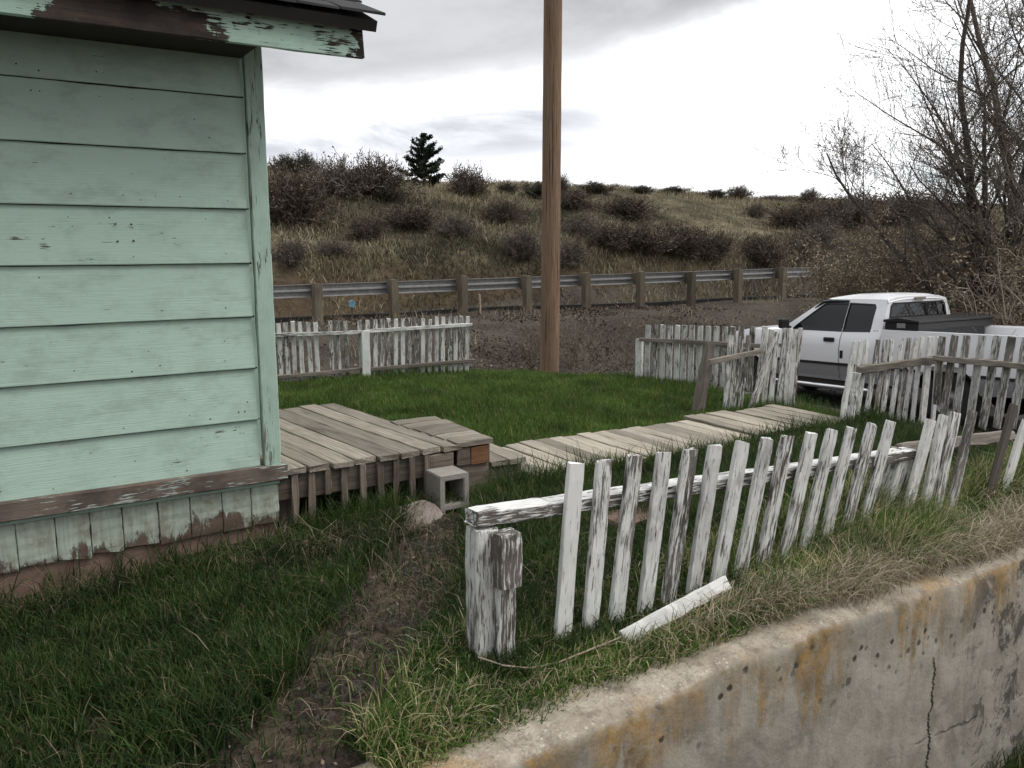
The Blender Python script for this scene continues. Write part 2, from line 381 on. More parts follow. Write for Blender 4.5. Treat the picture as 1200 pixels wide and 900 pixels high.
def pole_mat():
    m, t, b = material('checked_pole_wood'); g = t.attr('grain'); n = t.noise(t.map(g, (60, 60, 1.6)), 1, 7, .7, .5); ck = t.noise(t.map(g, (34, 34, .55)), 1, 4, .6); big = t.noise(t.map(g, (5, 5, .7)), 1, 5, .6)
    c = t.mix(t.rng(n, .3, .7), (.12, .074, .044), (.34, .225, .145)); c = t.mix(t.math('MULTIPLY', t.rng(big, .45, .65), .55), c, (.17, .14, .115)); crack = t.rng(ck, .395, .355)
    c = t.mix(crack, c, (.022, .016, .012)); t.put(b.inputs['Base Color'], c); b.inputs['Roughness'].default_value = .95
    t.put(b.inputs['Normal'], t.bump(t.math('SUBTRACT', n, crack), .9, .008)); return m
M['post_wood'] = pole_mat()
def skirting_mat():
    m, t, b = material('dirty_skirting_paint'); g = t.attr('grain'); o = t.objco(); z = t.sep(o)[2]
    n = t.noise(o, 9, 8, .7); n2 = t.noise(t.map(o, (14, 14, 5)), 1, 7, .7, .4); n3 = t.noise(t.map(g, (60, 60, 4)), 1, 5, .6)
    paint = t.mix(t.rng(n3, .35, .7), (.44, .50, .415), (.33, .365, .295))
    paint = t.mix(t.math('MULTIPLY', t.rng(n, .45, .68), .75), paint, (.23, .205, .15))
    hgt = t.math('ADD', z, t.math('ADD', t.math('MULTIPLY', t.math('SUBTRACT', n2, .5), .38), t.math('MULTIPLY', t.math('SUBTRACT', t.noise(o, 2.3, 3), .5), .5)))
    hgt = t.math('ADD', hgt, t.math('MULTIPLY', t.sep(o)[0], .028))
    mask = t.rng(hgt, .085, .12)
    col = t.mix(mask, t.mix(n3, (.085, .058, .043), (.17, .125, .095)), paint)
    t.put(b.inputs['Base Color'], col); b.inputs['Roughness'].default_value = .8
    t.put(b.inputs['Normal'], t.bump(t.math('ADD', mask, t.math('MULTIPLY', n3, .5)), .7, .003)); return m
M['skirting'] = skirting_mat()
def found_mat():
    m, t, b = material('red_brown_foundation'); o = t.objco(); n = t.noise(o, 5, 8, .65); f = t.noise(o, 60, 4)
    t.put(b.inputs['Base Color'], t.mix(t.rng(n, .3, .7), (.17, .11, .085), (.29, .20, .16))); b.inputs['Roughness'].default_value = .95
    t.put(b.inputs['Normal'], t.bump(t.math('ADD', n, t.math('MULTIPLY', f, .4)), .5, .008)); return m
M['foundation'] = found_mat()
def shingle_mat():
    m, t, b = material('dark_asphalt_shingles'); o = t.objco(); n = t.noise(o, 140, 3); n2 = t.noise(o, 4, 5)
    t.put(b.inputs['Base Color'], t.mix(n2, (.025, .025, .027), (.07, .068, .066))); b.inputs['Roughness'].default_value = .95
    t.put(b.inputs['Normal'], t.bump(n, .6, .003)); return m
M['shingle'] = shingle_mat()
def concrete_mat():
    m, t, b = material('stained_old_concrete'); o = t.objco(); x, y, z = t.sep(o); nrm = t.new('ShaderNodeNewGeometry').outputs['Normal']; up = t.rng(t.sep(nrm)[2], .35, .8)
    big = t.noise(o, 1.6, 6, .6); med = t.noise(o, 9, 8, .65); fine = t.noise(o, 70, 4, .6); streak = t.noise(t.map(o, (9, 3, 1.1)), 1, 8, .68, .8)
    face = t.mix(t.rng(big, .3, .7), (.20, .18, .145), (.37, .34, .28)); face = t.mix(t.math('MULTIPLY', t.rng(streak, .45, .66), .42), face, (.17, .15, .12)); face = t.mix(t.math('MULTIPLY', t.rng(t.noise(o, 3.2, 8, .7, 1.2), .45, .62), .5), face, (.46, .43, .36))
    face = t.mix(t.math('MULTIPLY', t.rng(med, .5, .75), .4), face, (.42, .40, .36))
    # orange lichen and run-off streaks hanging from the top edge
    reach = t.math('ADD', z, t.math('MULTIPLY', t.math('SUBTRACT', streak, .42), 1.5))
    rust = t.math('MULTIPLY', t.rng(reach, -.12, .12), t.rng(t.noise(t.map(o, (2.1, 2, .5)), 1, 4, .55), .40, .56))
    face = t.mix(t.math('MULTIPLY', rust, t.rng(t.noise(o, 20, 6, .7), .35, .6, .3, .85)), face, t.mix(t.rng(med, .35, .65), (.16, .105, .04), (.40, .235, .065)))
    # horizontal pour lines
    ln = t.math('ABSOLUTE', t.math('ADD', t.math('ADD', z, .55), t.math('ADD', t.math('MULTIPLY', x, .045), t.math('MULTIPLY', t.math('SUBTRACT', med, .5), .10))))
    lm = t.math('MULTIPLY', t.rng(ln, .012, .002), t.rng(t.noise(o, 3, 3), .45, .6)); face = t.mix(t.math('MULTIPLY', lm, .7), face, (.07, .06, .05))
    # the long vertical crack
    cx = t.math('SUBTRACT', t.math('SUBTRACT', x, 3.58), t.math('ADD', t.math('MULTIPLY', t.math('SUBTRACT', t.noise(t.map(o, (0, 0, 4)), 1, 9, .8), .5), .26), t.math('MULTIPLY', z, -.03)))
    cm = t.math('MULTIPLY', t.rng(t.math('ABSOLUTE', cx), t.math('MULTIPLY', t.noise(t.map(o, (0, 0, 11)), 1, 3), .020), .002), t.math('MULTIPLY', t.rng(z, -.27, -.33), t.rng(z, -.98, -.9)))
    face = t.mix(cm, face, (.02, .018, .015))
    # black lichen spots
    vo = t.voronoi(t.vmath('ADD', o, t.vmath('SCALE', t.new('ShaderNodeTexNoise').outputs['Color'], scale=.0)), 15); sp = t.math('MULTIPLY', t.rng(t.math('ADD', t.math('ADD', vo, t.math('MULTIPLY', t.math('SUBTRACT', med, .5), .5)), t.math('MULTIPLY', t.math('SUBTRACT', fine, .5), .3)), .30, .16), t.math('MULTIPLY', t.rng(t.noise(t.map(o, (1.6, 1.6, 2.4)), 1, 5, .6), .47, .56), t.rng(z, -.45, -.1)))
    face = t.mix(t.math('MULTIPLY', sp, .9), face, (.025, .02, .015))
    bs = t.math('MULTIPLY', t.rng(t.noise(t.map(o, (5, 5, 4)), 1, 9, .78, .5), .51, .58), t.rng(t.math('ADD', x, t.math('MULTIPLY', med, .6)), 3.9, 4.5)); face = t.mix(t.math('MULTIPLY', bs, .8), face, (.04, .035, .03))
    top = t.mix(t.rng(med, .3, .7), (.26, .22, .17), (.46, .405, .325)); top = t.mix(t.math('MULTIPLY', t.rng(big, .5, .6), .6), top, (.42, .27, .11))
    top = t.mix(t.math('MULTIPLY', t.rng(t.math('ADD', t.voronoi(o, 48), t.math('MULTIPLY', t.math('SUBTRACT', fine, .5), .5)), .38, .12), t.rng(t.noise(o, 6, 5, .6), .45, .6)), top, (.52, .48, .41)); top = t.mix(t.math('MULTIPLY', t.rng(t.noise(o, 13, 8, .75), .5, .62), .6), top, (.17, .14, .105)); top = t.mix(t.math('MULTIPLY', t.rng(fine, .55, .7), .6), top, (.16, .13, .10))
    t.put(b.inputs['Base Color'], t.mix(up, face, top)); b.inputs['Roughness'].default_value = .95
    h = t.math('ADD', t.math('MULTIPLY', med, 1.), t.math('MULTIPLY', fine, t.rng(up, 0, 1, .18, .8))); h = t.math('SUBTRACT', h, t.math('MULTIPLY', cm, 2.))
    h = t.math('SUBTRACT', h, t.math('MULTIPLY', lm, .8)); t.put(b.inputs['Normal'], t.bump(h, .8, .012)); return m
M['concrete'] = concrete_mat()
def block_mat():
    m, t, b = material('grey_cinder_block'); o = t.objco(); n = t.noise(o, 12, 7, .6); f = t.voronoi(o, 130)
    t.put(b.inputs['Base Color'], t.mix(n, (.22, .205, .18), (.40, .375, .335))); b.inputs['Roughness'].default_value = .95
    t.put(b.inputs['Normal'], t.bump(f, .6, .004)); return m
M['block'] = block_mat()
def rock_mat(name, a, c):
    m, t, b = material(name); o = t.objco(); n = t.noise(o, 7, 8, .65); f = t.noise(o, 50, 5)
    t.put(b.inputs['Base Color'], t.mix(t.rng(n, .3, .7), a, c)); b.inputs['Roughness'].default_value = .95
    t.put(b.inputs['Normal'], t.bump(t.math('ADD', n, t.math('MULTIPLY', f, .4)), .7, .01)); return m
M['stone'] = rock_mat('pinkish_flat_stone', (.17, .14, .12), (.31, .265, .23)); M['brick_red'] = rock_mat('brown_sandstone', (.12, .08, .06), (.22, .155, .12))
def ground_mat():
    m, t, b = material('yard_and_drive_ground'); p = t.pos(); path = t.attr('path', False); drive = t.attr('drive', False); lawn = t.attr('lawn', False)
    n = t.noise(p, 5, 8, .65); n2 = t.noise(p, 38, 6, .7); big = t.noise(p, .55, 5, .6); peb = t.voronoi(p, 42); pebc = t.voronoi(p, 42, out='Color')
    soil = t.mix(t.rng(n2, .3, .7), (.026, .021, .016), (.085, .066, .050))
    soil = t.mix(t.math('MULTIPLY', t.rng(n, .48, .62), .55), soil, (.15, .118, .082))
    green = t.mix(n2, (.018, .032, .010), (.05, .075, .022))
    yard = t.mix(t.rng(t.math('ADD', lawn, t.math('MULTIPLY', t.math('SUBTRACT', n, .5), .8)), .4, .65), soil, green)
    grav = t.mix(t.rng(t.sep(pebc)[0], .2, .8), (.030, .027, .025), (.105, .092, .082))
    pth = t.mix(t.rng(n, .36, .50), grav, soil); yard = t.mix(t.rng(t.math('ADD', path, t.math('MULTIPLY', t.math('SUBTRACT', n, .5), .9)), .35, .6), yard, pth)
    dirt = t.mix(t.rng(big, .42, .6), (.055, .047, .039), (.095, .081, .067)); dirt = t.mix(t.math('MULTIPLY', t.rng(n2, .45, .65), .7), dirt, (.035, .025, .018))
    dirt = t.mix(t.math('MULTIPLY', t.rng(t.noise(p, 14, 6, .7), .52, .66), .7), dirt, (.18, .142, .105))
    grey = t.mix(t.rng(t.sep(pebc)[0], .2, .9), (.055, .052, .052), (.13, .12, .115))
    dirt = t.mix(t.rng(t.math('ADD', t.attr('gravel', False), t.math('MULTIPLY', t.math('SUBTRACT', big, .5), .9)), .4, .65), dirt, grey)
    col = t.mix(t.rng(t.math('ADD', drive, t.math('MULTIPLY', t.math('SUBTRACT', n, .5), .3)), .4, .6), yard, dirt)
    t.put(b.inputs['Base Color'], col); b.inputs['Roughness'].default_value = .96; b.inputs['Specular IOR Level'].default_value = .1
    h = t.math('ADD', t.math('MULTIPLY', n2, .7), t.math('MULTIPLY', t.rng(peb, 0, .5, 1, 0), .5)); t.put(b.inputs['Normal'], t.bump(h, .9, .03)); return m
M['ground'] = ground_mat()
def hill_mat():
    m, t, b = material('dry_hillside'); p = t.pos(); big = t.noise(p, .09, 6, .6, .5); n = t.noise(p, .55, 8, .65); f = t.noise(p, 4., 6, .7); z = t.sep(p)[2]
    c = t.mix(t.rng(n, .35, .65), (.12, .10, .066), (.28, .235, .155)); c = t.mix(t.math('MULTIPLY', t.rng(big, .45, .62), .6), c, (.075, .07, .045))
    c = t.mix(t.math('MULTIPLY', t.rng(f, .42, .65), .6), c, (.045, .037, .026))
    red = t.rng(t.math('ADD', z, t.math('MULTIPLY', t.math('SUBTRACT', t.noise(p, .3, 6, .65), .5), 4.5)), 1.0, .0); c = t.mix(t.math('MULTIPLY', red, .6), c, t.mix(f, (.06, .04, .028), (.13, .085, .058)))
    t.put(b.inputs['Base Color'], c); b.inputs['Roughness'].default_value = 1.; b.inputs['Specular IOR Level'].default_value = .05
    t.put(b.inputs['Normal'], t.bump(t.math('ADD', f, n), 1., .25)); return m
M['hill'] = hill_mat()
M['asphalt'] = plain('road_asphalt', (.06, .058, .056), 1., 0, .02, var=.4, sc=30)
M['galv'] = plain('galvanised_steel', (.44, .44, .43), .55, .5, var=.3, sc=9)
M['lawn'] = leafy('lawn_grass', [(0, (.036, .078, .016)), (.4, (.074, .142, .028)), (.8, (.112, .186, .040)), (.93, (.17, .21, .06)), (.97, (.32, .27, .15)), (1, (.38, .33, .19))], patch=.38, psc=2.2)
M['yardgrass'] = leafy('shaded_yard_grass', [(0, (.015, .036, .010)), (.5, (.034, .070, .017)), (.85, (.062, .104, .027)), (.94, (.15, .125, .07)), (1, (.27, .23, .14))], patch=.38, psc=3.)
M['tallgrass'] = leafy('tall_fence_grass', [(0, (.035, .09, .016)), (.42, (.095, .19, .036)), (.60, (.17, .26, .065)), (.68, (.38, .33, .18)), (1, (.68, .60, .42))], patch=.25, psc=3.)
M['straw'] = leafy('dead_straw', [(0, (.12, .09, .06)), (.5, (.33, .27, .19)), (1, (.64, .55, .41))], .25)
M['yardstraw'] = leafy('brown_dead_straw', [(0, (.06, .045, .03)), (.6, (.16, .125, .085)), (1, (.40, .33, .235))], .2)
M['drygrass'] = leafy('dry_hill_grass', [(0, (.11, .095, .06)), (.35, (.23, .195, .125)), (.7, (.36, .31, .205)), (1, (.52, .45, .31))], .25)
M['hillgreen'] = leafy('greening_hill_grass', [(0, (.045, .044, .026)), (.6, (.088, .082, .050)), (1, (.15, .135, .085))], .25)
M['litter'] = leafy('leaf_litter', [(0, (.038, .029, .022)), (.5, (.09, .068, .05)), (.9, (.17, .13, .095)), (1, (.34, .27, .2))], .1)
M['twig_dark'] = leafy('dark_bare_twigs', [(0, (.055, .044, .034)), (.6, (.115, .092, .070)), (1, (.21, .175, .135))], .0, .9)
M['twig_grey'] = leafy('grey_bare_twigs', [(0, (.075, .065, .055)), (.6, (.16, .137, .115)), (1, (.27, .23, .19))], .0, .9)
M['tree_twig'] = leafy('grey_brown_tree_twigs', [(0, (.075, .064, .055)), (.6, (.15, .13, .11)), (1, (.25, .215, .18))], .0, .9)
M['twig_tan'] = leafy('tan_dry_twigs', [(0, (.09, .07, .05)), (.6, (.19, .15, .11)), (1, (.32, .26, .2))], .0, .9)
M['stake_twig'] = leafy('pale_tan_twigs', [(0, (.16, .125, .095)), (.6, (.28, .23, .18)), (1, (.40, .34, .27))], .0, .9)
M['sage'] = leafy('sagebrush_leaves', [(0, (.020, .022, .013)), (.6, (.040, .042, .025)), (1, (.075, .075, .046))], .2)
M['needle'] = leafy('pine_needles', [(0, (.010, .018, .009)), (.7, (.022, .036, .018)), (1, (.045, .06, .030))], .1)
M['bark'] = plain('dark_tree_bark', (.10, .086, .072), .95, var=.5, sc=14)
M['drylfs'] = leafy('dry_brown_leaves', [(0, (.085, .065, .042)), (.5, (.24, .19, .12)), (.8, (.42, .345, .23)), (1, (.72, .64, .5))], .3)
M['budleaf'] = leafy('young_green_leaves', [(0, (.03, .05, .012)), (.6, (.07, .10, .025)), (1, (.15, .17, .06))], .35)
M['truck_white'] = plain('white_truck_paint', (.84, .845, .85), .28, 0, .5, .6)
M['truck_grey'] = plain('grey_lower_truck_paint', (.33, .335, .34), .35, .3, .5, .3)
M['black_plastic'] = plain('black_plastic', (.012, .012, .013), .5, var=.3)
M['glass'] = plain('tinted_glass', (.006, .007, .008), .04, 0, .45)
M['chrome'] = plain('chrome', (.65, .65, .66), .15, 1)
M['rim'] = plain('dull_steel_rim', (.18, .18, .18), .4, .8)
M['rubber'] = plain('tyre_rubber', (.018, .018, .018), .85)
M['toolbox'] = plain('black_toolbox_paint', (.016, .016, .017), .42, .0, .5, var=.25, sc=30)
M['lamp_red'] = plain('red_lens', (.25, .01, .008), .2)
M['lamp_clear'] = plain('clear_lens', (.55, .55, .52), .15)
M['lamp_amber'] = plain('dull_lens', (.25, .21, .16), .3)
M['blue'] = plain('pale_blue_plastic', (.25, .48, .60), .4)
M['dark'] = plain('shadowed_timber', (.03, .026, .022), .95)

# ------------------------------------------------------------------ setting: ground, road, hill
def spaced(*segs):
    o = []
    for a, b, st in segs: o += list(np.arange(a, b - 1e-6, st))
    o.append(segs[-1][1]); return np.array(o)
us = spaced((-300, -60, 30), (-60, -12, 4), (-12, -2, .6), (-2, 9, .11), (9, 20, .35), (20, 60, 1.3), (60, 130, 4), (130, 600, 40))
v_near = np.unique(np.concatenate([spaced((-120, -20, 20), (-20, 0, 2), (0, 1.9, .3)), [2.0, 2.05, 2.08, 2.11, 2.14, 2.17, 2.2], spaced((2.26, 10, .11), (10, 21, .3), (21, 28.0, .7))]))
v_hill = np.concatenate([[27.55], spaced((28.0, 58, .45), (58, 100, 3), (100, 700, 50))])
PATHC = np.array([at(px, py, z=0)[:2] for px, py in [(540, 590), (500, 640), (478, 690), (450, 745), (410, 800), (370, 850), (330, 900), (290, 960)]])
PATHW = np.array([.13, .14, .15, .16, .16, .15, .14, .13])
def path_mask(u, v):
    u = np.asarray(u, float); v = np.asarray(v, float); best = np.full(np.broadcast(u, v).shape, -9.)
    for i in range(len(PATHC) - 1):
        a, b = PATHC[i], PATHC[i + 1]; d = b - a; t = np.clip(((u - a[0]) * d[0] + (v - a[1]) * d[1]) / (d @ d), 0, 1)
        dist = np.hypot(u - a[0] - d[0] * t, v - a[1] - d[1] * t); w = PATHW[i] + (PATHW[i + 1] - PATHW[i]) * t
        best = np.maximum(best, 1 - dist / (2 * w))
    return np.clip(best, 0, 1)      # .5 at the path's edge
def sheet(name, us, vs, mat, attrs=False):
    Ug, Vg = np.meshgrid(us, vs); Z = T(Ug, Vg); V = np.stack([Ug, Vg, Z], -1).reshape(-1, 3); a, b = Ug.shape
    if name == 'hill': V[:b, 2] -= .5
    idx = np.arange(a * b).reshape(a, b); F = np.stack([idx[:-1, :-1], idx[:-1, 1:], idx[1:, 1:], idx[1:, :-1]], -1).reshape(-1, 4)
    o = fast_mesh(name, V, F.ravel(), np.full(len(F), 4), mat); me = o.data; me.polygons.foreach_set('use_smooth', [True] * len(me.polygons))
    if attrs:
        uf, vf = Ug.ravel(), Vg.ravel(); vvf = vf + .068 * (uf - 6.7)
        A = {'path': path_mask(uf, vf), 'drive': np.maximum(np.maximum(np.maximum(ss(6.4, 7.2, uf), ss(9.2, 10.2, vf)), ss(2.0, 1.8, vf)), ss(.05, .6, .823 * (uf - 5.05) + .57 * (vf - 9.1)) * ss(5, 6.5, vf)),
             'lawn': ss(6.6, 6.2, uf) * ss(9.5, 9.1, vf) * (.35 + .65 * np.maximum(ss(4.3, 5.0, vf), ss(2.0, 3.0, uf))),
             'gravel': np.maximum(ss(10.2, 11.2, vf) * ss(15.0, 13.2, vvf) * ss(2.0, 5.5, uf), ss(7, 8, uf) * ss(14.4, 13.2, vvf))}
        for k, q in A.items():
            at_ = me.attributes.new(k, 'FLOAT', 'POINT'); at_.data.foreach_set('value', q.astype(np.float32))
    return tag(o, kind='structure')
sheet('ground', us, v_near, M['ground'], True)
sheet('hill', spaced((-300, -40, 20), (-40, -14, 2), (-14, 60, .5), (60, 140, 1.5), (140, 600, 30)), v_hill, M['hill'])
# road beyond the guardrail, a low kerb on its near edge
uu = np.linspace(-60, 140, 120); P = np.array([[(u, guard_v(u) + d, T1(u, guard_v(u) + d) + .02) for u in uu] for d in (3.3, 4.5, 5.8, 7.2)]); mb = MB(); mb.grid(P)
tag(mb.build('road', M['asphalt'], smooth=True), kind='structure')
mb = MB(); q = []
for u in uu:
    g = float(guard_v(u)); z = T1(u, g + .55); q.append([(u, g + .5, z - .1), (u, g + .51, z + .10), (u, g + .62, z + .11), (u, g + .65, z - .15)])
mb.grid(np.array(q)); tag(mb.build('kerb', M['asphalt']), kind='structure')

# ------------------------------------------------------------------ retaining wall
wall = thing('retaining_wall', 'old stained concrete retaining wall with orange lichen below the picket fence', 'retaining wall', (0, 1.97, 0))
OFF['retaining_wall'] = np.array([0, 1.97, 0])
xs = np.arange(-1.5, 7.2, .025); prof = []
for (y, z) in [(0, -1.3), (0, -1.2)] + [(0, q) for q in np.arange(-1.1, -.06, .05)] + [(0.0, -.05), (.003, -.025), (.012, -.008), (.03, .0), (.06, .004), (.1, .004), (.15, .002), (.2, 0), (.26, -.004), (.30, -.02), (.31, -.3), (.31, -1.3)]: prof.append((y, z))
P = np.zeros((len(prof), len(xs), 3))
for i, (y, z) in enumerate(prof):
    edge = math.exp(-((abs(z) + max(y - .0, 0)) / .06) ** 2)
    topz = wall_top(xs)
    n = fbm(xs * 9, y * 9 + 3, z * 9, 4); n2 = fbm(xs * 2.2, 7.7, 1.3, 4)
    P[i, :, 0] = xs; P[i, :, 1] = 1.97 + y + .014 * n + edge * (.055 * fbm(xs * 14, 2.2, .5, 5) + .10 * np.maximum(n2, 0)); P[i, :, 2] = z + (topz if z > -.5 else 0) + (.012 * fbm(xs * 16, y * 16, 2, 4) if z > -.04 else 0) - edge * .11 * np.maximum(fbm(xs * 5, 1.1, 4, 5), 0)
mb = MB(); mb.grid(P); mb.build('wall_body', M['concrete'], wall, smooth=True)

# ------------------------------------------------------------------ house
HV = 4.4; HU = 1.29
house = thing('mint_house', 'mint green clapboard house with peeling paint and overhanging eave at the left', 'house', (HU, HV, 0))
mb = MB(); tops = [.43, .685, .962, 1.235, 1.51, 1.785, 2.06, 2.335, 2.62]
for i in range(len(tops) - 1):
    z0, z1 = tops[i], tops[i + 1] + .03; off = rng.random(3) * 40; r = float(rng.random()); xsb = np.arange(-5.0, HU - .095, .06); n = len(xsb); vs = []; gs = []
    for (y, z) in [(-.006, z1), (-.028, z0 + .004), (-.026, z0), (-.002, z0)]:
        wob = .0022 * fbm(xsb * 2.5, i * 3.1, z * .2) * (1 if z < z0 + .1 else .3)
        for k, x in enumerate(xsb): vs.append((x, HV + y + wob[k], z + (.003 * float(fbm(x * 1.7, i * 7.7)) if z < z0 + .1 else 0))); gs.append((z + off[0], y + off[1], x + off[2]))
    mb.add(vs, [(a * n + k, a * n + k + 1, (a + 1) * n + k + 1, (a + 1) * n + k) for a in range(3) for k in range(n - 1)], gs, r)
siding = mb.build('siding', M['mint'], house, fix=False)      # nail heads and small holes in the boards follow
for i in range(70):
    x = rng.uniform(-.6, 1.15); k = rng.integers(0, 8); z = tops[k] + rng.choice([.03, .05, .22, rng.uniform(.03, .25)]); y = HV - .028 + .022 * (z - tops[k]) / .28 - .001
    rr = rng.uniform(.002, .0042); mb = MB(); mb.tube([(x, y, z), (x, y - .0015, z)], rr, 6); mb.build('nail', M['dark'], siding)
for x, z in [(.56, 1.70), (.63, 1.70), (.565, 1.62), (.635, 1.622)]: mb = MB(); mb.tube([(x, HV - .021 if z > 1.65 else HV - .016, z), (x, HV - .026, z)], .0045, 8); mb.build('screw_hole', M['dark'], siding)
mb = MB(); xsb = np.arange(-5.0, HU - .09, .012)      # dark strip standing in for the shadow gap and grime under each lap
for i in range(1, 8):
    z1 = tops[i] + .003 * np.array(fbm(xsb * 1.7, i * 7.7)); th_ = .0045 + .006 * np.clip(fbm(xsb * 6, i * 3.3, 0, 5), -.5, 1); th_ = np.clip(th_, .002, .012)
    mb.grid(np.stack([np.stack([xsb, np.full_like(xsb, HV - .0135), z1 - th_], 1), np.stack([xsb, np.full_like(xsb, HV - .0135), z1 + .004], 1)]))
mb.build('lap_shadow_seam', M['dark'], siding, fix=False)
mb = MB(); mb.plank((HU - .045, HV - .02, .43), (HU - .045, HV - .02, 2.62), (1, 0, 0), .09, .045, 20, .001); mb.build('corner_board', M['mint_trim'], house)
mb = MB(); mb.plank((HU - .012, HV + .04, .43), (HU - .012, HV + .04, 2.62), (0, 1, 0), .075, .026, 8, .001); mb.build('corner_board', M['mint_trim'], house)
mb = MB(); mb.plank((-5, HV - .028, .385), (HU + .03, HV - .028, .385), (0, 0, 1), .092, .06, 40, .0015, .006); mb.build('water_table', M['mint_base'], house)
mb = MB(); mb.plank((-5, HV - .012, .326), (HU - .01, HV - .012, .326), (0, 0, 1), .022, .024, 30, .001, .006); mb.build('moulding', M['mint_trim'], house)
x = HU - .012; k = 0
while x > -2.5:
    w = .155 + rng.uniform(-.012, .012); mb = MB(); zb = .10 + rng.uniform(-.012, .01) - .03 * max(0, (1 - x) / 1.5)
    mb.plank((x - w / 2, HV + .004, zb), (x - w / 2, HV + .004, .317), (1, 0, 0), w - .004, .02, 8, .0012, .003, endj=.008); mb.build('skirting_board', M['skirting'], house); x -= w; k += 1
mb = MB(); mb.box((-5, HV + .018, -.4), (HU - .02, HV + .2, .43)); mb.build('foundation', M['foundation'], house)
mb = MB(); mb.box((-5, HV + .2, -.4), (HU, 8.6, 2.62)); mb.build('wall', M['mint'], house)
EV = 3.95; ER = 1.655; FZ = 2.49
mb = MB(); mb.plank((-5, EV, FZ + .07), (ER, EV, FZ + .07), (0, 0, 1), .14, .028, 60, .0012, .004); fascia = mb.build('fascia', M['mint_fascia'], house)
mb = MB(); mb.plank((-5, EV - .024, FZ + .158), (ER + .02, EV - .024, FZ + .158), (0, 0, 1), .034, .04, 60, .002, .004); mb.build('drip_moulding', M['mint_fascia2'], fascia)
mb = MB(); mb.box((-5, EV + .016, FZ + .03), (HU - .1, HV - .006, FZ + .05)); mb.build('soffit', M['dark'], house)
sl = math.tan(R(24)); mb = MB(); RV = 6.5; rv = RV - EV + .08
def rz_(v): return FZ + .185 + (v - (EV - .08)) * sl
mb.add([(-5, EV - .08, FZ + .165), (ER + .05, EV - .08, FZ + .165), (ER + .05, RV, rz_(RV)), (-5, RV, rz_(RV)), (-5, EV + rv * 2, FZ + .165), (ER + .05, EV + rv * 2, FZ + .165)], [(0, 1, 2, 3), (3, 2, 5, 4)])
roof = mb.build('roof', M['dark'], house, fix=False); so = roof.modifiers.new('thick', 'SOLIDIFY'); so.thickness = .05; so.offset = -1
mb = MB(); mb.prism([(HV + .2, 2.62), (8.6, 2.62), (RV, rz_(RV) - .12)], 0, -5, HU); mb.build('gable', M['mint'], house)
mb = MB()
for i in range(19):
    a = EV - .1 + i * .14; x = -5.
    while x < ER + .06:
        w = rng.uniform(.2, .32); x1 = min(x + w, ER + .075 + rng.uniform(-.012, .012)); d = rng.normal(0, .006); l = rng.uniform(.001, .010)
        z0 = rz_(a) + .016 + l; mb.add([(x, a + d, z0), (x1, a + d + rng.normal(0, .004), z0 + rng.normal(0, .003)), (x1, a + .3, rz_(a + .3) + .006), (x, a + .3, rz_(a + .3) + .006), (x, a + d, z0 - .012), (x1, a + d, z0 - .012), (x1, a + .3, rz_(a + .3) - .006), (x, a + .3, rz_(a + .3) - .006)],
               [(0, 1, 2, 3), (0, 4, 5, 1), (1, 5, 6, 2), (0, 3, 7, 4), (4, 7, 6, 5)]); x = x1 + .004
        if x1 >= ER + .05: break
mb.build('shingles', M['shingle'], roof, fix=False)

# ------------------------------------------------------------------ deck, side platform, step and boardwalk
DZ = .385
deck = thing('wooden_deck', 'low weathered wooden deck with slatted skirt beside the mint house', 'deck', (1.8, 5.2, 0))
dirv_ = np.array([-.185, 1.72, 0]); dn = dirv_ / np.linalg.norm(dirv_); mb = MB(); ud = 1.16
while ud < 2.40:
    w = .142; a = np.array([ud + w / 2, 4.395 + rng.normal(0, .006), DZ - .02 + rng.normal(0, .002)]); L = 1.74 + rng.normal(0, .012)
    mb.plank(a, a + dn * L, (1, 0, 0), w - .009, .038, 12, .0012, .004, .002); ud += w
mb.build('deck_boards', M['deck'], deck)
mb = MB(); mb.plank((1.2, 4.44, DZ - .115), (2.36, 4.44, DZ - .115), (0, 0, 1), .14, .036, 12, .0015); mb.build('rim_joist', M['skirt'], deck)
mb = MB(); mb.plank((2.375, 4.44, DZ - .12), (2.375 - .17, 6.1, DZ - .12), (0, 0, 1), .14, .036, 8, .0015); mb.plank((1.2, 6.08, DZ - .12), (2.2, 6.08, DZ - .12), (0, 0, 1), .14, .036, 6, .0015); mb.build('side_joist', M['skirt'], deck)
for (px, y1) in [(345, 613), (365, 616), (384, 579), (403, 620), (425, 608), (445, 602), (464.5, 590), (483, 585), (501, 585)]:
    c = at(px, 552, v=4.405); b = at(px, y1, v=4.405); mb = MB(); zb = max(b[2], -.02) if y1 != 579 else b[2]
    mb.plank((c[0] + rng.normal(0, .004), 4.408, zb), (c[0], 4.408, DZ - .04), (1, 0, 0), .038, .02, 5, .0015, .003); mb.build('skirt_slat', M['skirt'], deck)
mb = MB(); c = at(500, 555, v=4.41)[0]; mb.plank((c + .02, 4.412, DZ - .125), (2.37, 4.412, DZ - .125), (0, 0, 1), .155, .022, 6, .001); mb.build('skirt_panel', M['skirt'], deck)
for (x, y) in [(1.35, 4.55), (2.25, 4.6), (1.35, 6.0), (2.15, 5.98)]:
    mb = MB(); mb.plank((x, y, -.2), (x, y, DZ - .05), (1, 0, 0), .09, .09, 4, .002); mb.build('support_post', M['skirt'], deck)
plat = thing('side_platform', 'small square platform joined to the deck, with a rusty brown end board', 'platform', (2.5, 4.8, 0))
mb = MB()
for i in range(6):
    y = 4.40 + i * .138; x0 = 2.402 - (y + .07 - 4.4) * .107
    mb.plank((x0 + .004, y + .066, DZ - .01 + rng.normal(0, .0015)), (2.665 + rng.normal(0, .004), y + .066, DZ - .01), (0, 1, 0), .132, .036, 5, .0012, .004)
mb.build('platform_boards', M['deck'], plat)
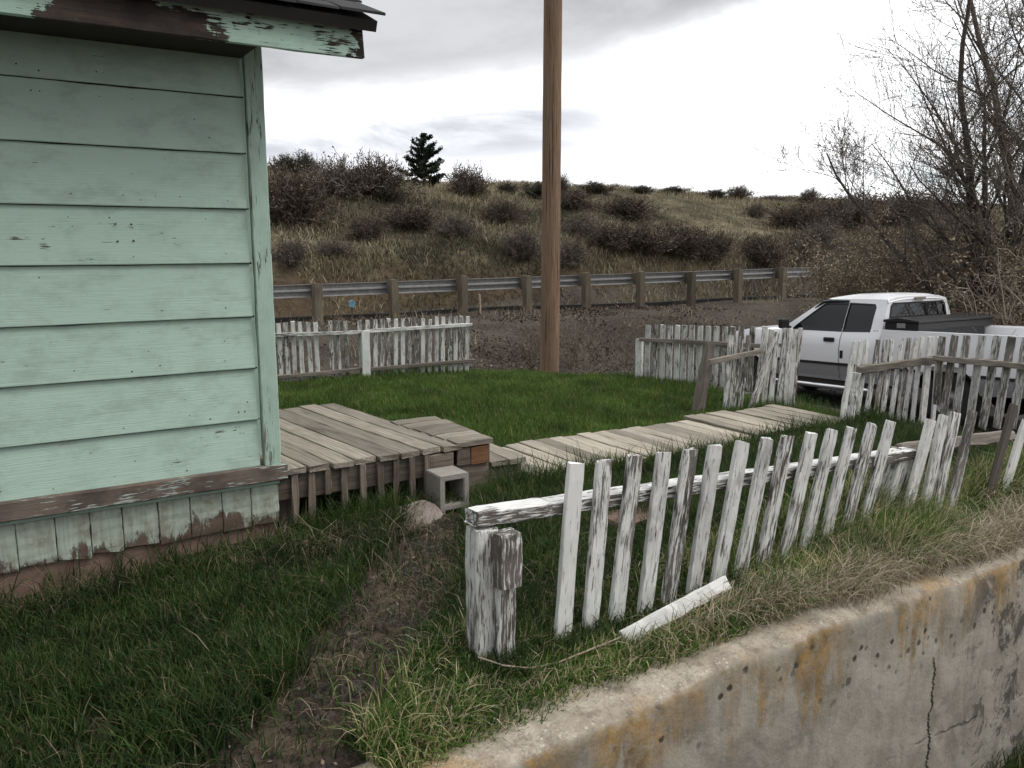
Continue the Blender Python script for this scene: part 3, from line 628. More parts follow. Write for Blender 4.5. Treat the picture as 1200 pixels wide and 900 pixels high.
mb = MB(); mb.plank((2.41, 4.425, DZ - .09), (2.50, 4.425, DZ - .09), (0, 0, 1), .115, .03, 3, .001); mb.build('front_board', M['skirt'], plat)
mb = MB(); mb.plank((2.505, 4.423, DZ - .095), (2.635, 4.423, DZ - .095), (0, 0, 1), .115, .028, 3, .001); mb.build('end_board', M['orange_board'], plat)
plat.children[-1]['label'] = 'rusty orange brown end board'
mb = MB(); mb.plank((2.64, 4.44, DZ - .10), (2.64, 5.2, DZ - .10), (0, 0, 1), .13, .03, 4, .001); mb.plank((2.40, 4.44, .12), (2.64, 4.44, .12), (0, 0, 1), .25, .03, 4, .001); mb.plank((2.62, 4.47, .12), (2.62, 5.2, .12), (0, 0, 1), .24, .03, 4, .001); mb.build('side_board', M['skirt'], plat)
step = thing('wooden_step', 'single weathered wooden step between the side platform and the boardwalk', 'step', (2.8, 4.85, 0))
mb = MB()
for i in range(2): mb.plank((2.69 + i * .135 + .066, 4.47 - i * .01, .195), (2.69 + i * .135 + .066, 5.22, .198), (1, 0, 0), .13, .038, 6, .0012)
mb.build('tread', M['walk'], step); mb = MB(); mb.plank((2.68, 4.52, .085), (2.94, 4.52, .085), (0, 0, 1), .17, .03, 4, .001); mb.plank((2.90, 4.54, .085), (2.90, 5.2, .085), (0, 0, 1), .17, .03, 4, .001); mb.build('riser', M['skirt'], step)
walk = thing('boardwalk', 'weathered plank boardwalk crossing the lawn from the step to the gate', 'boardwalk', (4.5, 4.8, 0))
mb = MB(); ud = 2.97; i = 0
while ud < 6.12:
    w = .138 + rng.uniform(-.006, .006); sh = .0 if ud < 5.1 else (.07 if ud < 5.6 else -.02); z = .075 + .012 * math.sin(ud * 2.1) + (.018 if ud > 5.1 else 0) + rng.normal(0, .003)
    skew = rng.normal(0, .008); mb.plank((ud + w / 2, 4.34 + sh + rng.normal(0, .006), z), (ud + w / 2 + skew, 5.2 + sh + rng.normal(0, .008), z + rng.normal(0, .003)), (1, 0, 0), w - .008, .038, 8, .0015, .004, .001); ud += w; i += 1
mb.build('walk_boards', M['walk'], walk)
mb = MB(); mb.plank((2.98, 4.5, .02), (6.08, 4.5, .03), (0, 0, 1), .09, .04, 8, .001); mb.plank((2.98, 5.05, .02), (6.08, 5.05, .03), (0, 0, 1), .09, .04, 8, .001); mb.build('stringer', M['skirt'], walk)
# cinder block standing on end
b0 = at(512, 600, v=4.28); blk = MB(); bx0 = at(515, 570, v=4.20)[0]; ztop = at(530, 553, v=4.25)[2]
m_ = bmesh.new(); x0, x1, y0, y1, z0, z1 = bx0, bx0 + .193, 4.19, 4.38, ztop - .395, ztop; tw = .034; zz = [z0, z0 + tw, (z0 + z1) / 2 - tw / 2, (z0 + z1) / 2 + tw / 2, z1 - tw, z1]; xx = [x0, x0 + tw, x1 - tw, x1]
for i in range(3):
    for j in range(5):
        solid = i in (0, 2) or j in (0, 2, 4)
        if solid and not (i == 1 and j in (1, 3)):
            # front and back faces of the shell
            blk.add([(xx[i], y0, zz[j]), (xx[i + 1], y0, zz[j]), (xx[i + 1], y0, zz[j + 1]), (xx[i], y0, zz[j + 1])], [(0, 1, 2, 3)]); blk.add([(xx[i], y1, zz[j]), (xx[i + 1], y1, zz[j]), (xx[i + 1], y1, zz[j + 1]), (xx[i], y1, zz[j + 1])], [(3, 2, 1, 0)])
def ringq(xa, xb, za, zb, flip):
    c = [(xa, za), (xb, za), (xb, zb), (xa, zb)]
    for k in range(4):
        p, q = c[k], c[(k + 1) % 4]; f = (0, 1, 2, 3) if flip else (3, 2, 1, 0); blk.add([(p[0], y0, p[1]), (q[0], y0, q[1]), (q[0], y1, q[1]), (p[0], y1, p[1])], [f])
ringq(x0, x1, z0, z1, False); ringq(xx[1], xx[2], zz[1], zz[2], True); ringq(xx[1], xx[2], zz[3], zz[4], True); m_.free()
o = blk.build('cinder_block', M['block'], fix=False); bm = bmesh.new(); bm.from_mesh(o.data); bmesh.ops.remove_doubles(bm, verts=bm.verts, dist=.0005); bmesh.ops.recalc_face_normals(bm, faces=bm.faces)
bmesh.ops.bevel(bm, geom=[e for e in bm.edges if e.calc_face_angle(0) > .5], offset=.005, segments=2, affect='EDGES'); bm.to_mesh(o.data); bm.free()
tag(o, 'grey hollow cinder block standing on end at the deck corner', 'cinder block')

def rock(name, c, size, rot, label, cat, mat, seed, group=None):
    bm = bmesh.new(); bmesh.ops.create_icosphere(bm, subdivisions=4, radius=1); mt = Matrix.Rotation(rot, 3, 'Z')
    for v in bm.verts:
        p = v.co; q = np.array([math.copysign(abs(p[i]) ** .42, p[i]) for i in range(3)]); q[2] = min(q[2], .62 + .25 * float(fbm(p.x * 2.2 + seed, p.y * 2.2, 0, 3))); d = 1 + .55 * float(fbm(p.x * 1.9 + seed * 9, p.y * 1.6, p.z * 1.6, 4))
        v.co = mt @ Vector((q[0] * size[0] * d, q[1] * size[1] * d, q[2] * size[2] * (1 + .5 * float(fbm(p.x * 3 + seed, p.y * 3, 0)))))
    me = bpy.data.meshes.new(name); bm.to_mesh(me); bm.free(); me.polygons.foreach_set('use_smooth', [True] * len(me.polygons)); me.materials.append(mat)
    o = bpy.data.objects.new(name, me); C.objects.link(o); o.location = tuple(map(float, c)); return tag(o, label, cat, group)
p = at(482, 612, z=.03); o = rock('flat_stone', (p[0], p[1], .055), (.165, .10, .026), .1, 'flat pinkish grey stone in the grass in front of the deck skirt', 'stone', M['stone'], 1); o.rotation_euler = (R(24), R(-3), 0)
p = at(622, 668, z=.02); rock('flat_stone', (p[0], p[1], .02), (.12, .08, .03), .4, 'brown flat stone in the litter just behind the front fence corner post', 'stone', M['brick_red'], 2)
p = at(612, 695, z=.02); rock('flat_stone', (p[0], p[1], .01), (.09, .07, .025), 1.2, 'small buff stone in the litter nearest the corner post', 'stone', M['stone'], 3)
p = at(648, 690, z=.02); rock('flat_stone', (p[0], p[1], .01), (.08, .06, .025), .7, 'small pale stone behind the first white picket', 'stone', M['stone'], 4)
p = at(745, 606, z=.08); rock('sandstone_slab', (p[0], p[1], .07), (.22, .12, .055), .05, 'thick reddish brown sandstone slab behind the white fence rail', 'stone', M['brick_red'], 5)

# ------------------------------------------------------------------ fences
def picket(parent, mat, b, t, w, th=.02, side=(1, 0, 0), n=8, name='picket', jit=.0009):
    mb = MB(); mb.plank(b, t, side, w, th, n, jit, .003, .0015); return mb.build(name, mat, parent)
FV = 2.52
front = thing('front_picket_fence', 'leaning white picket fence with flaking paint along the top of the concrete wall', 'picket fence', (3, FV, 0))
fp = [(675, 543, 659, 752), (707.6, 539, 691, 735), (744, 534, 722, 720), (778, 530, 757, 700), (809, 526, 784, 695), (838, 522, 813, 690), (870, 518, 841, 680), (899, 514, 868, 668), (923, 511, 893, 664), (951, 507, 918, 658), (975, 504, 941, 655), (998, 501, 963, 645), (1022, 497, 986, 640), (1044, 494, 1006, 640),
      (1091, 492, 1052, 636), (1106, 487, 1075, 630), (1120, 484, 1090, 628), (1140, 481, 1106, 626), (1188, 475, 1150, 615), (1202, 493, 1167, 610), (1235, 480, 1196, 600)]
for i, (tx, ty, bx, by) in enumerate(fp):
    a = at(bx, by, v=FV); b = at(tx, ty, v=FV - .005 + rng.normal(0, .006)); a = a + (a - b) * .10
    mat = M['white_fresh'] if i == 0 else (M['dark_board'] if i == 18 else (M['white_worn'] if i in (5, 17) else M['white_paint']))
    o = picket(front, mat, a, b, .079 + rng.normal(0, .003) if i != 0 else .076, .023, (1, 0, 0), 12)
    if i == 0: o['label'] = 'clean bright white picket nearest the corner post'
    if i == 18: o['label'] = 'dark unpainted grey picket'
# rails lie behind the pickets; white to the leaning second post, bare grey beyond
RVV = 2.585
mb = MB(); ps = [at(553, 606, v=2.56), at(640, 594, v=RVV), at(760, 576, v=RVV), at(900, 556, v=RVV), at(1064, 531, v=RVV)]
for a, b in zip(ps[:-1], ps[1:]): mb.plank(a + (a - b) * .004, b, (0, 1, 0), .088, .058, 8, .0012, .005)
mb.build('rail', M['white_rail'], front)
mb = MB(); mb.plank(at(1054, 527, v=2.64), at(1185, 510, v=2.70), (0, .35, 1), .07, .06, 10, .004, .008); o = mb.build('rail', M['grey_rail'], front); o['label'] = 'bare grey weathered rail end'
mb = MB(); a = at(565, 800, v=2.52); b = at(564, 616, v=2.56); mb.plank((b[0] + .0, 2.555, -.1), (b[0], 2.555, b[2] - .004), (1, 0, 0), .098, .092, 14, .0012, .005); mb.build('post', M['white_post'], front)
b = at(586, 620, v=2.50); mb = MB(); mb.plank((b[0] + .012, 2.488, -.1), (b[0] + .012, 2.488, .36), (1, 0, 0), .075, .04, 8, .0012, .004); mb.build('post_cleat', M['white_cleat'], front)
mb = MB(); mb.plank((b[0] + .012, 2.482, .352), (b[0] + .012, 2.482, b[2] - .01), (1, 0, 0), .098, .088, 6, .0012, .005); mb.build('rail_block', M['white_cleat'], front)
a = at(1024, 640, v=2.6); b = at(1058, 528, v=2.6); mb = MB(); mb.plank(a + (a - b) * .1, b, (1, 0, 0), .125, .085, 8, .0015, .005); mb.build('post', M['white_post'], front)
# broken picket lying in the grass against the wall
br = thing('broken_picket', 'broken white picket lying at an angle in the long grass above the wall', 'fence board', at(800, 712, z=.1))
mb = MB(); mb.plank(at(730, 748, v=2.36), at(853, 682, v=2.30), (0, .55, 1), .062, .021, 10, .0015, .003, endj=.012); mb.build('board', M['white_fresh'], br)
# back fence at the far side of the lawn: two panels either side of a white post
BV0 = (2.9, 9.5); BV1 = (5.14, 9.04)
back = thing('back_picket_fence', 'low weathered picket fence with a bright white post at the far edge of the lawn', 'picket fence', (4, 9.25, 0))
def bpnt(px, z=0.):
    d = ray(px, 440); dx_, dy_ = BV1[0] - BV0[0], BV1[1] - BV0[1]       # ray meets the fence line in plan
    k = (BV0[0] * d[1] - BV0[1] * d[0]) / (dy_ * d[0] - dx_ * d[1]); return np.array([BV0[0] + dx_ * k, BV0[1] + dy_ * k, z])
sdv = np.array([BV1[0] - BV0[0], BV1[1] - BV0[1], 0]); sdv /= np.linalg.norm(sdv); nv = np.array([sdv[1], -sdv[0], 0])     # towards the camera
def ztop(px, py):
    q = bpnt(px); d = ray(px, py); t = math.hypot(q[0], q[1]) / math.hypot(d[0], d[1]); return EYE + d[2] * t
for px in (303, 312, 320, 329, 337, 345.5, 354, 363.5, 372, 389, 398, 406.5, 423, 432.5, 441.5, 450, 457, 465.5, 473.5, 481.5, 489.5, 497, 505, 513, 520.5, 528, 535, 541.5, 548.5):
    q = bpnt(px); zt = ztop(px, np.interp(px, [330, 548], [378.5, 370.5]) + rng.normal(0, .7)); lean = rng.normal(0, .006) + (-.02 if px > 430 else 0.01)
    picket(back, M['white_worn'] if rng.random() < .6 else M['white_paint'], (q[0] + lean, q[1], T1(q[0], q[1]) - .06), (q[0], q[1], zt), .05, .018, sdv, 5)
def brail(p0, y0, p1, y1, mat):
    a = bpnt(p0); b = bpnt(p1); a[2] = ztop(p0, y0); b[2] = ztop(p1, y1); a += nv * .034; b += nv * .034; mb = MB(); mb.plank(a, b, (0, 0, 1), .042, .036, 10, .0015, .004, .003); mb.build('rail', mat, back)
brail(300, 393, 425, 389, M['white_worn']); brail(300, 443, 425, 432, M['grey_rail']); brail(428, 388, 553, 380, M['white_paint']); brail(428, 433, 556, 422, M['grey_rail'])
q = bpnt(428.5); q += nv * .05; mb = MB(); mb.plank((q[0], q[1], -.1), (q[0], q[1], ztop(428, 387)), sdv, .095, .06, 6, .002); mb.build('post', M['white_fresh'], back)

# street-side fence left of the gate opening
def pline(A, B, px):
    d = ray(px, 440); dx_, dy_ = B[0] - A[0], B[1] - A[1]; k = (A[0] * d[1] - A[1] * d[0]) / (dy_ * d[0] - dx_ * d[1]); return np.array([A[0] + dx_ * k, A[1] + dy_ * k, 0.])
def zat(q, px, py):
    d = ray(px, py); return EYE + d[2] * math.hypot(q[0], q[1]) / math.hypot(d[0], d[1])
A0, A1 = (6.40, 7.18), (6.95, 5.7)
sfl = thing('street_picket_fence', 'weathered white picket fence section left of the gate, in front of the truck hood', 'picket fence', (6.6, 6.5, 0))
sd2 = np.array([A1[0] - A0[0], A1[1] - A0[1], 0]); sd2 /= np.linalg.norm(sd2); nn2 = np.array([sd2[1], -sd2[0], 0]); nn2 *= -1 if nn2 @ np.array([6.6, 6.5, 0]) > 0 else 1
for zc in (98, 147, 192, 240, 285, 328, 378, 430, 480, 532, 587, 637, 690, 760, 838):
    px = 740 + zc / 5.4545; q = pline(A0, A1, px); zt = zat(q, px, 380.5 + (zc - 98) * .004 + rng.normal(0, .5)); zb = zat(q, px - .5, np.interp(zc, [98, 590], [452, 461]))
    picket(sfl, M['white_worn'] if rng.random() < .5 else M['white_paint'], (q[0], q[1], zb), (q[0], q[1], zt), .062, .019, sd2, 5)
q = pline(A0, A1, 748.5); zb = zat(q, 748.5, 452); picket(sfl, M['white_paint'], (q[0], q[1], zb - .05), (q[0], q[1], zat(q, 750, 397)), .07, .07, sd2, 5, 'post')
for (y0, y1, mt) in ((397.5, 405, 'grey_rail'), (452.5, 463, 'white_worn')):
    a = pline(A0, A1, 750); b = pline(A0, A1, 892); a[2] = zat(a, 750, y0); b[2] = zat(b, 892, y1); a += nn2 * .036; b += nn2 * .036; mb = MB(); mb.plank(a, b, (0, 0, 1), .045, .038, 8, .002); mb.build('rail', M[mt], sfl)
# old gate leaf left of the boardwalk
B0, B1 = (5.89, 5.47), (6.62, 5.22)
gl = thing('picket_gate', 'dilapidated white gate leaf with a diagonal brace, left of the boardwalk', 'gate', (6.2, 5.35, 0)); sd3 = np.array([B1[0] - B0[0], B1[1] - B0[1], 0]); sd3 /= np.linalg.norm(sd3); nn3 = np.array([sd3[1], -sd3[0], 0])
for (xt, yt, xb, yb) in [(627, 180, 605, 690), (660, 230, 640, 680), (692, 185, 655, 680), (738, 180, 700, 660), (840, 135, 800, 660), (882, 140, 850, 650), (915, 150, 900, 640), (965, 135, 950, 640), (1002, 135, 985, 650), (1028, 142, 1015, 650), (1064, 133, 1035, 672)]:
    px, py = 740 + xt / 5.4545, 360 + yt / 5.4545; qx, qy = 740 + xb / 5.4545, 360 + yb / 5.4545; a = pline(B0, B1, qx); b = pline(B0, B1, px)
    picket(gl, M['white_worn'] if rng.random() < .45 else M['white_paint'], (a[0], a[1], zat(a, qx, qy) - .02), (b[0], b[1], zat(b, px, py)), .05, .02, sd3, 6)
def grail(x0, y0, x1, y1, mt, w=.05, off=.03, nm='rail', vert=False):
    a = pline(B0, B1, x0); b = pline(B0, B1, x1); a[2] = zat(a, x0, y0); b[2] = zat(b, x1, y1); a += nn3 * off; b += nn3 * off; mb = MB(); mb.plank(a, b, (0, 0, 1) if not vert else sd3, w, .03, 6, .0025); mb.build(nm, M[mt], gl)
grail(828, 424, 890, 411, 'grey_rail', .05, .035); grail(877, 484, 905, 389, 'white_paint', .062, .05, 'brace', True); grail(900, 405, 936, 404, 'white_worn', .04, -.03)
q = pline(B0, (5.6, 5.57), 827); a = np.array([5.72, 5.58, 0.]); pa, pb = (817, 486), (832, 402); zb = zat(a, *pa); 
leanp = thing('leaning_post', 'short brown weathered fence post leaning beside the old gate', 'fence post', (5.7, 5.6, 0)); d = ray(*pa); t = 5.6 / d[1]; a = np.array([d[0] * t, 5.6, EYE + d[2] * t]); d = ray(*pb); t = 5.6 / d[1]; b = np.array([d[0] * t, 5.6, EYE + d[2] * t])
mb = MB(); mb.plank(a + (a - b) * .08, b, (1, 0, 0), .13, .08, 8, .004, .012, w2=.085); mb.build('post', M['grey_rail'], leanp)
# gate leaf right of the boardwalk, swung outwards, with its leaning posts
G0, G1 = (6.02, 4.36), (7.42, 4.42)
gr = thing('picket_gate', 'white picket gate leaf with a rising grey rail and round post, right of the boardwalk', 'gate', (6.7, 4.4, 0)); sd4 = np.array([1., .04, 0]); nn4 = np.array([0, -1., 0])
pts = [(232, 97, 200, 600), (268, 95, 232, 600), (330, 92, 285, 600), (373, 90, 340, 595), (410, 86, 378, 600), (467, 82, 432, 600), (510, 80, 478, 600), (550, 78, 515, 590), (585, 76, 565, 590), (635, 72, 625, 600), (684, 72, 690, 590)]
for i, (xt, yt, xb, yb) in enumerate(pts):
    px, py, qx, qy = 960 + xt / 5, 380 + yt / 5, 960 + xb / 5, 380 + yb / 5; a = pline(G0, G1, qx); b = pline(G0, G1, px)
    picket(gr, M['white_worn'] if i % 3 == 0 else M['white_paint'], (a[0], a[1], zat(a, qx, qy) - .03), (b[0], b[1], zat(b, px, py)), .058 if i != 9 else .10, .02, sd4, 8)
a = pline(G0, G1, 1001); b = pline(G0, G1, 1099); a[2] = zat(a, 1001, 433); b[2] = zat(b, 1099, 419.5); mb = MB(); mb.plank(a + nn4 * .036, b + nn4 * .036, (0, 0, 1), .068, .045, 10, .003, .006); mb.build('rail', M['grey_rail'], gr)
a = pline(G0, G1, 981); b = pline(G0, G1, 992); mb = MB(); a[2] = zat(a, 981, 503) - .05; b[2] = zat(b, 992, 399); mb.plank(a + nn4 * .06, b + nn4 * .06, sd4, .062, .022, 8, .002); mb.build('edge_board', M['white_paint'], gr)
a = pline(G0, G1, 993); b = pline(G0, G1, 998); a[2] = zat(a, 993, 503) - .05; b[2] = zat(b, 998, 436); mb = MB(); mb.tube([a + nn4 * .03 + (b - a) * k / 8 + rng.normal(0, .003, 3) for k in range(9)], [.045 + rng.normal(0, .002) for k in range(9)], 12); mb.build('round_post', M['white_paint'], gr)
# street fence right of the gate
D0, D1 = (7.45, 4.42), (6.95, 2.6)
sfr = thing('street_picket_fence', 'grey and white picket fence section in front of the truck bed, right of the gate', 'picket fence', (7.2, 3.6, 0)); sd5 = np.array([D1[0] - D0[0], D1[1] - D0[1], 0]); sd5 /= np.linalg.norm(sd5); nn5 = np.array([sd5[1], -sd5[0], 0]); nn5 *= -1 if nn5[0] > 0 else 1
for (xt, yt, xb, yb) in [(703, 70, 700, 455), (775, 65, 742, 600), (845, 66, 818, 590), (935, 68, 905, 560), (1022, 70, 985, 595), (1107, 74, 1070, 590), (1192, 78, 1162, 590), (1280, 82, 1250, 600), (1365, 84, 1335, 600)]:
    px, py, qx, qy = 960 + xt / 5, 380 + yt / 5, 960 + xb / 5, 380 + yb / 5; a = pline(D0, D1, qx); b = pline(D0, D1, px)
    picket(sfr, M['white_worn'], (a[0], a[1], zat(a, qx, qy) - .03), (b[0], b[1], zat(b, px, py)), .075, .02, sd5, 8)
a = pline(D0, D1, 1097); b = pline(D0, D1, 1245); a[2] = zat(a, 1097, 419.5); b[2] = zat(b, 1245, 433); mb = MB(); mb.plank(a + nn5 * .036, b + nn5 * .036, (0, 0, 1), .05, .045, 10, .003, .006); mb.build('rail', M['grey_rail'], sfr)

# ------------------------------------------------------------------ utility pole, guardrail, markers
pq = at(646, 445, z=-.35); k = 13.0 / math.hypot(pq[0], pq[1]); pu, pv = pq[0] * k, pq[1] * k
pu -= .035; pv -= .0
pole = thing('utility_pole', 'tall bare brown wooden utility pole standing beyond the lawn', 'utility pole', (pu, pv, LOW))
mb = MB(); hs = np.linspace(-1.6, 9.0, 40); mb_pts = [(pu + .002 * (h + 1), pv, h) for h in hs]; rr = [.152 - .0022 * (h + 1.6) for h in hs]; mb.tube(mb_pts, rr, 28)
mb.g = [(math.atan2(v[1] - pv, v[0] - pu) * .14, 0, v[2]) for v in mb.v]; mb.build('shaft', M['post_wood'], pole, smooth=True)
gd = thing('guardrail', 'steel road guardrail on thick timber posts at the foot of the hill', 'guardrail', (12, guard_v(12), 0))
def gp(k, off=0.):
    u = 6.70 + 1.905 * .9977 * k; return u, float(guard_v(u)) + off
def gtop(u): return .735 + .0115 * (u - 6.7)
for k in range(-3, 14):
    u, v = gp(k); zt = gtop(u) + rng.normal(0, .02); mb = MB(); mb.plank((u + rng.normal(0, .01), v, T1(u, v) - .2), (u, v, zt), (1, 0, 0), .2, .2, 5, .003, .012); mb.build('post', M['guard_post'], gd)
    mb = MB(); mb.plank((u, v + .18, zt - .36), (u, v + .18, zt - .02), (1, 0, 0), .15, .15, 3, .002, .01); mb.build('blockout', M['guard_post'], gd)
prof = [(0, .155), (.0, .14), (.06, .115), (.083, .10), (.083, .055), (.06, .04), (0, .015), (0, -.015), (.06, -.04), (.083, -.055), (.083, -.10), (.06, -.115), (0, -.14), (0, -.155)]
mb = MB(); q = []
for u in np.arange(-2, 40, .5):
    v = float(guard_v(u)) + .27; q.append([(u, v - .01 + y, gtop(u) - .20 + z) for y, z in prof])
q = np.array(q); q[:, :, 1] = q[:, :, 1]; mb.grid(q); o = mb.build('beam', M['galv'], gd, fix=False); sm = o.modifiers.new('solid', 'SOLIDIFY'); sm.thickness = .004
# blue marker on a stake, wooden stake
g0 = on_ground(413, 374, 12, 40); mk = thing('survey_marker', 'small pale blue marker on a thin dark stake by the guardrail', 'marker', g0)
zt = EYE + ray(414, 356)[2] * np.hypot(g0[0], g0[1]) / np.hypot(*ray(414, 356)[:2]); mb = MB(); mb.tube([(g0[0], g0[1], g0[2] - .1), (g0[0], g0[1], zt - .05)], .02, 6); mb.build('stake', M['twig_dark'], mk)
mb = MB(); mb.prism([(-.09, -.07), (.04, -.10), (.10, .02), (.02, .09), (-.08, .06)], 1, -.035, .035); mb.v = [(x + g0[0], y + g0[1], z + zt) for x, y, z in mb.v]; mb.build('cap', M['blue'], mk, bevel=.01)
g0 = on_ground(563, 368, 12, 40); st = thing('wooden_stake', 'thin pale wooden stake in the bank behind the guardrail', 'stake', g0); zt = EYE + ray(561, 345)[2] * np.hypot(g0[0], g0[1]) / np.hypot(*ray(561, 345)[:2])
mb = MB(); mb.plank((g0[0], g0[1], g0[2] - .1), (g0[0] - .02, g0[1], zt), (1, 0, 0), .045, .045, 4, .002); mb.build('shaft', M['stake'], st)

# ------------------------------------------------------------------ pickup truck (local: +X nose, +Y driver's side, origin on the ground under the back of the cab)
truck = thing('pickup_truck', 'white extended cab pickup truck with grey lower panels parked outside the gate', 'pickup truck', (12.36, 7.45, -1.0), R(87.5))
truck.rotation_euler = (0, R(2.6), R(87.5))
def hw(z, x):
    y = np.interp(z, [.45, .6, .8, 1.0, 1.15, 1.27, 1.34, 1.5, 1.78], [.90, .955, .985, .985, .965, .915, .885, .83, .715]); return y - .14 * float(ss(2.5, 3.4, x))
def hwb(z, x): return np.interp(z, [.5, .65, .85, 1.1, 1.33], [.93, .97, .985, .98, .955])
def arch(cx, cz, r, zb, n=14):
    a0 = math.asin((zb - cz) / r); return [(cx + r * math.cos(a0 + (math.pi - 2 * a0) * k / n), cz + r * math.sin(a0 + (math.pi - 2 * a0) * k / n)) for k in range(n + 1)]
def panel_bm(outline, holes, zc, xc, f, inset=0., sides=(1, -1)):
    bm = bmesh.new()
    for s in sides:
        b2 = bmesh.new(); es = []
        for loop in [outline] + holes:
            vs = [b2.verts.new((x, 0, z)) for x, z in loop]; es += [b2.edges.new((vs[i], vs[(i + 1) % len(vs)])) for i in range(len(vs))]
        bmesh.ops.triangle_fill(b2, edges=es, use_beauty=True)
        for z in zc: bmesh.ops.bisect_plane(b2, geom=b2.verts[:] + b2.edges[:] + b2.faces[:], plane_co=(0, 0, z), plane_no=(0, 0, 1))
        for x in xc: bmesh.ops.bisect_plane(b2, geom=b2.verts[:] + b2.edges[:] + b2.faces[:], plane_co=(x, 0, 0), plane_no=(1, 0, 0))
        for v in b2.verts: v.co.y = s * (f(v.co.z, v.co.x) - inset)
        mp = {v: bm.verts.new(v.co) for v in b2.verts}
        for fc in b2.faces:
            q = bm.faces.new([mp[v] for v in fc.verts]); q.normal_update()
            if q.normal.y * s < 0: q.normal_flip()
        b2.free()
    return bm
def bm_split(bm, test):
    mb1, mb2 = MB(), MB()
    for fc in bm.faces:
        c = fc.calc_center_median(); m = mb1 if test(c) else mb2; m.add([v.co for v in fc.verts], [tuple(range(len(fc.verts)))])
    return mb1, mb2
def weld(o, d=.0008):
    bm = bmesh.new(); bm.from_mesh(o.data); bmesh.ops.remove_doubles(bm, verts=bm.verts, dist=d); bm.to_mesh(o.data); bm.free(); return o
def sm(o):
    weld(o); o.data.polygons.foreach_set('use_smooth', [True] * len(o.data.polygons)); return o
def loose(mb, name, mat, parent):
    o0 = mb.build(name, mat, None, fix=False); bm = bmesh.new(); bm.from_mesh(o0.data); me0 = o0.data; bpy.data.objects.remove(o0); bpy.data.meshes.remove(me0)
    bmesh.ops.remove_doubles(bm, verts=bm.verts, dist=.0008); bm.faces.ensure_lookup_table(); seen = set(); out = []
    for f in bm.faces:
        if f.index in seen: continue
        st = [f]; seen.add(f.index); m = MB()
        while st:
            g = st.pop(); m.add([v.co for v in g.verts], [tuple(range(len(g.verts)))])
            for e in g.edges:
                for h in e.link_faces:
                    if h.index not in seen: seen.add(h.index); st.append(h)
        out.append(sm(m.build(name, mat, parent, fix=False)))
    bm.free(); return out
zc = [.6, .68, .77, .86, .95, 1.05, 1.12, 1.18, 1.23]
cab_out = [(.0, .5), (.0, 1.27), (1.95, 1.27), (2.5, 1.245), (3.05, 1.19), (3.26, 1.1), (3.32, .95), (3.32, .62)] + arch(2.72, .42, .47, .55) + [(2.2, .5)]
def two(outl, xc, f):
    for sd_ in (1, -1):
        bm = panel_bm(outl, [], zc + [1.28], xc, f, 0., (sd_,)); lo, up = bm_split(bm, lambda c: c.z < .77); bm.free(); yield sd_, lo, up
def door_split(mb):
    d, r = MB(), MB()
    for f in mb.f:
        vs = [mb.v[i] for i in f]; cx = sum(v[0] for v in vs) / len(vs); (d if .70 < cx < 1.86 else r).add(vs, [tuple(range(len(f)))])
    return d, r
for sd_, lo, up in two(cab_out, [.70, 1.86, 2.4, 2.8, 3.1], hw):
    dU, rU = door_split(up); dL, rL = door_split(lo); loose(rU, 'body_side', M['truck_white'], truck); loose(rL, 'lower_panel', M['truck_grey'], truck)
    for m_ in (dU, dL): m_.v = [(x, y + .003 * sd_, z) for x, y, z in m_.v]
    d_ = sm(dU.build('door', M['truck_white'], truck, fix=False)); sm(dL.build('lower_trim', M['truck_grey'], d_, fix=False))
    if sd_ == 1: door = d_
bed_out = [(-2.45, .55), (-2.45, 1.33), (-.03, 1.33), (-.03, .5)] + arch(-1.10, .42, .48, .5)
for sd_, lo, up in two(bed_out, [-.4, -1.6], hwb): sm(up.build('bed_side', M['truck_white'], truck, fix=False)); loose(lo, 'lower_panel', M['truck_grey'], truck)
mb = MB()        # bed interior, rails, tailgate
for s in (1, -1):
    mb.box((-2.45, min(s * .87, s * .955), 1.31), (-.03, max(s * .87, s * .955), 1.345)); mb.box((-2.43, min(s * .85, s * .87), .82), (-.04, max(s * .85, s * .87), 1.33))
mb.box((-2.45, -.86, .78), (-.04, .86, .82)); mb.box((-.07, -.86, .8), (-.04, .86, 1.32)); mb.build('bed', M['truck_white'], truck, bevel=.008)
mb = MB(); mb.box((-2.51, -.78, .8), (-2.45, .78, 1.33)); tg = mb.build('tailgate', M['truck_white'], truck, bevel=.01); mb = MB(); mb.box((-2.525, -.12, 1.18), (-2.51, .12, 1.25)); mb.build('handle', M['black_plastic'], tg)
for s in (1, -1):
    mb = MB(); mb.box((-2.48, min(s * .8, s * .965), .85), (-2.435, max(s * .8, s * .965), 1.2)); mb.build('tail_light', M['lamp_red'], truck, bevel=.008)
mb = MB(); mb.box((-2.67, -.9, .52), (-2.53, .9, .66)); mb.build('rear_bumper', M['chrome'], truck, bevel=.02)
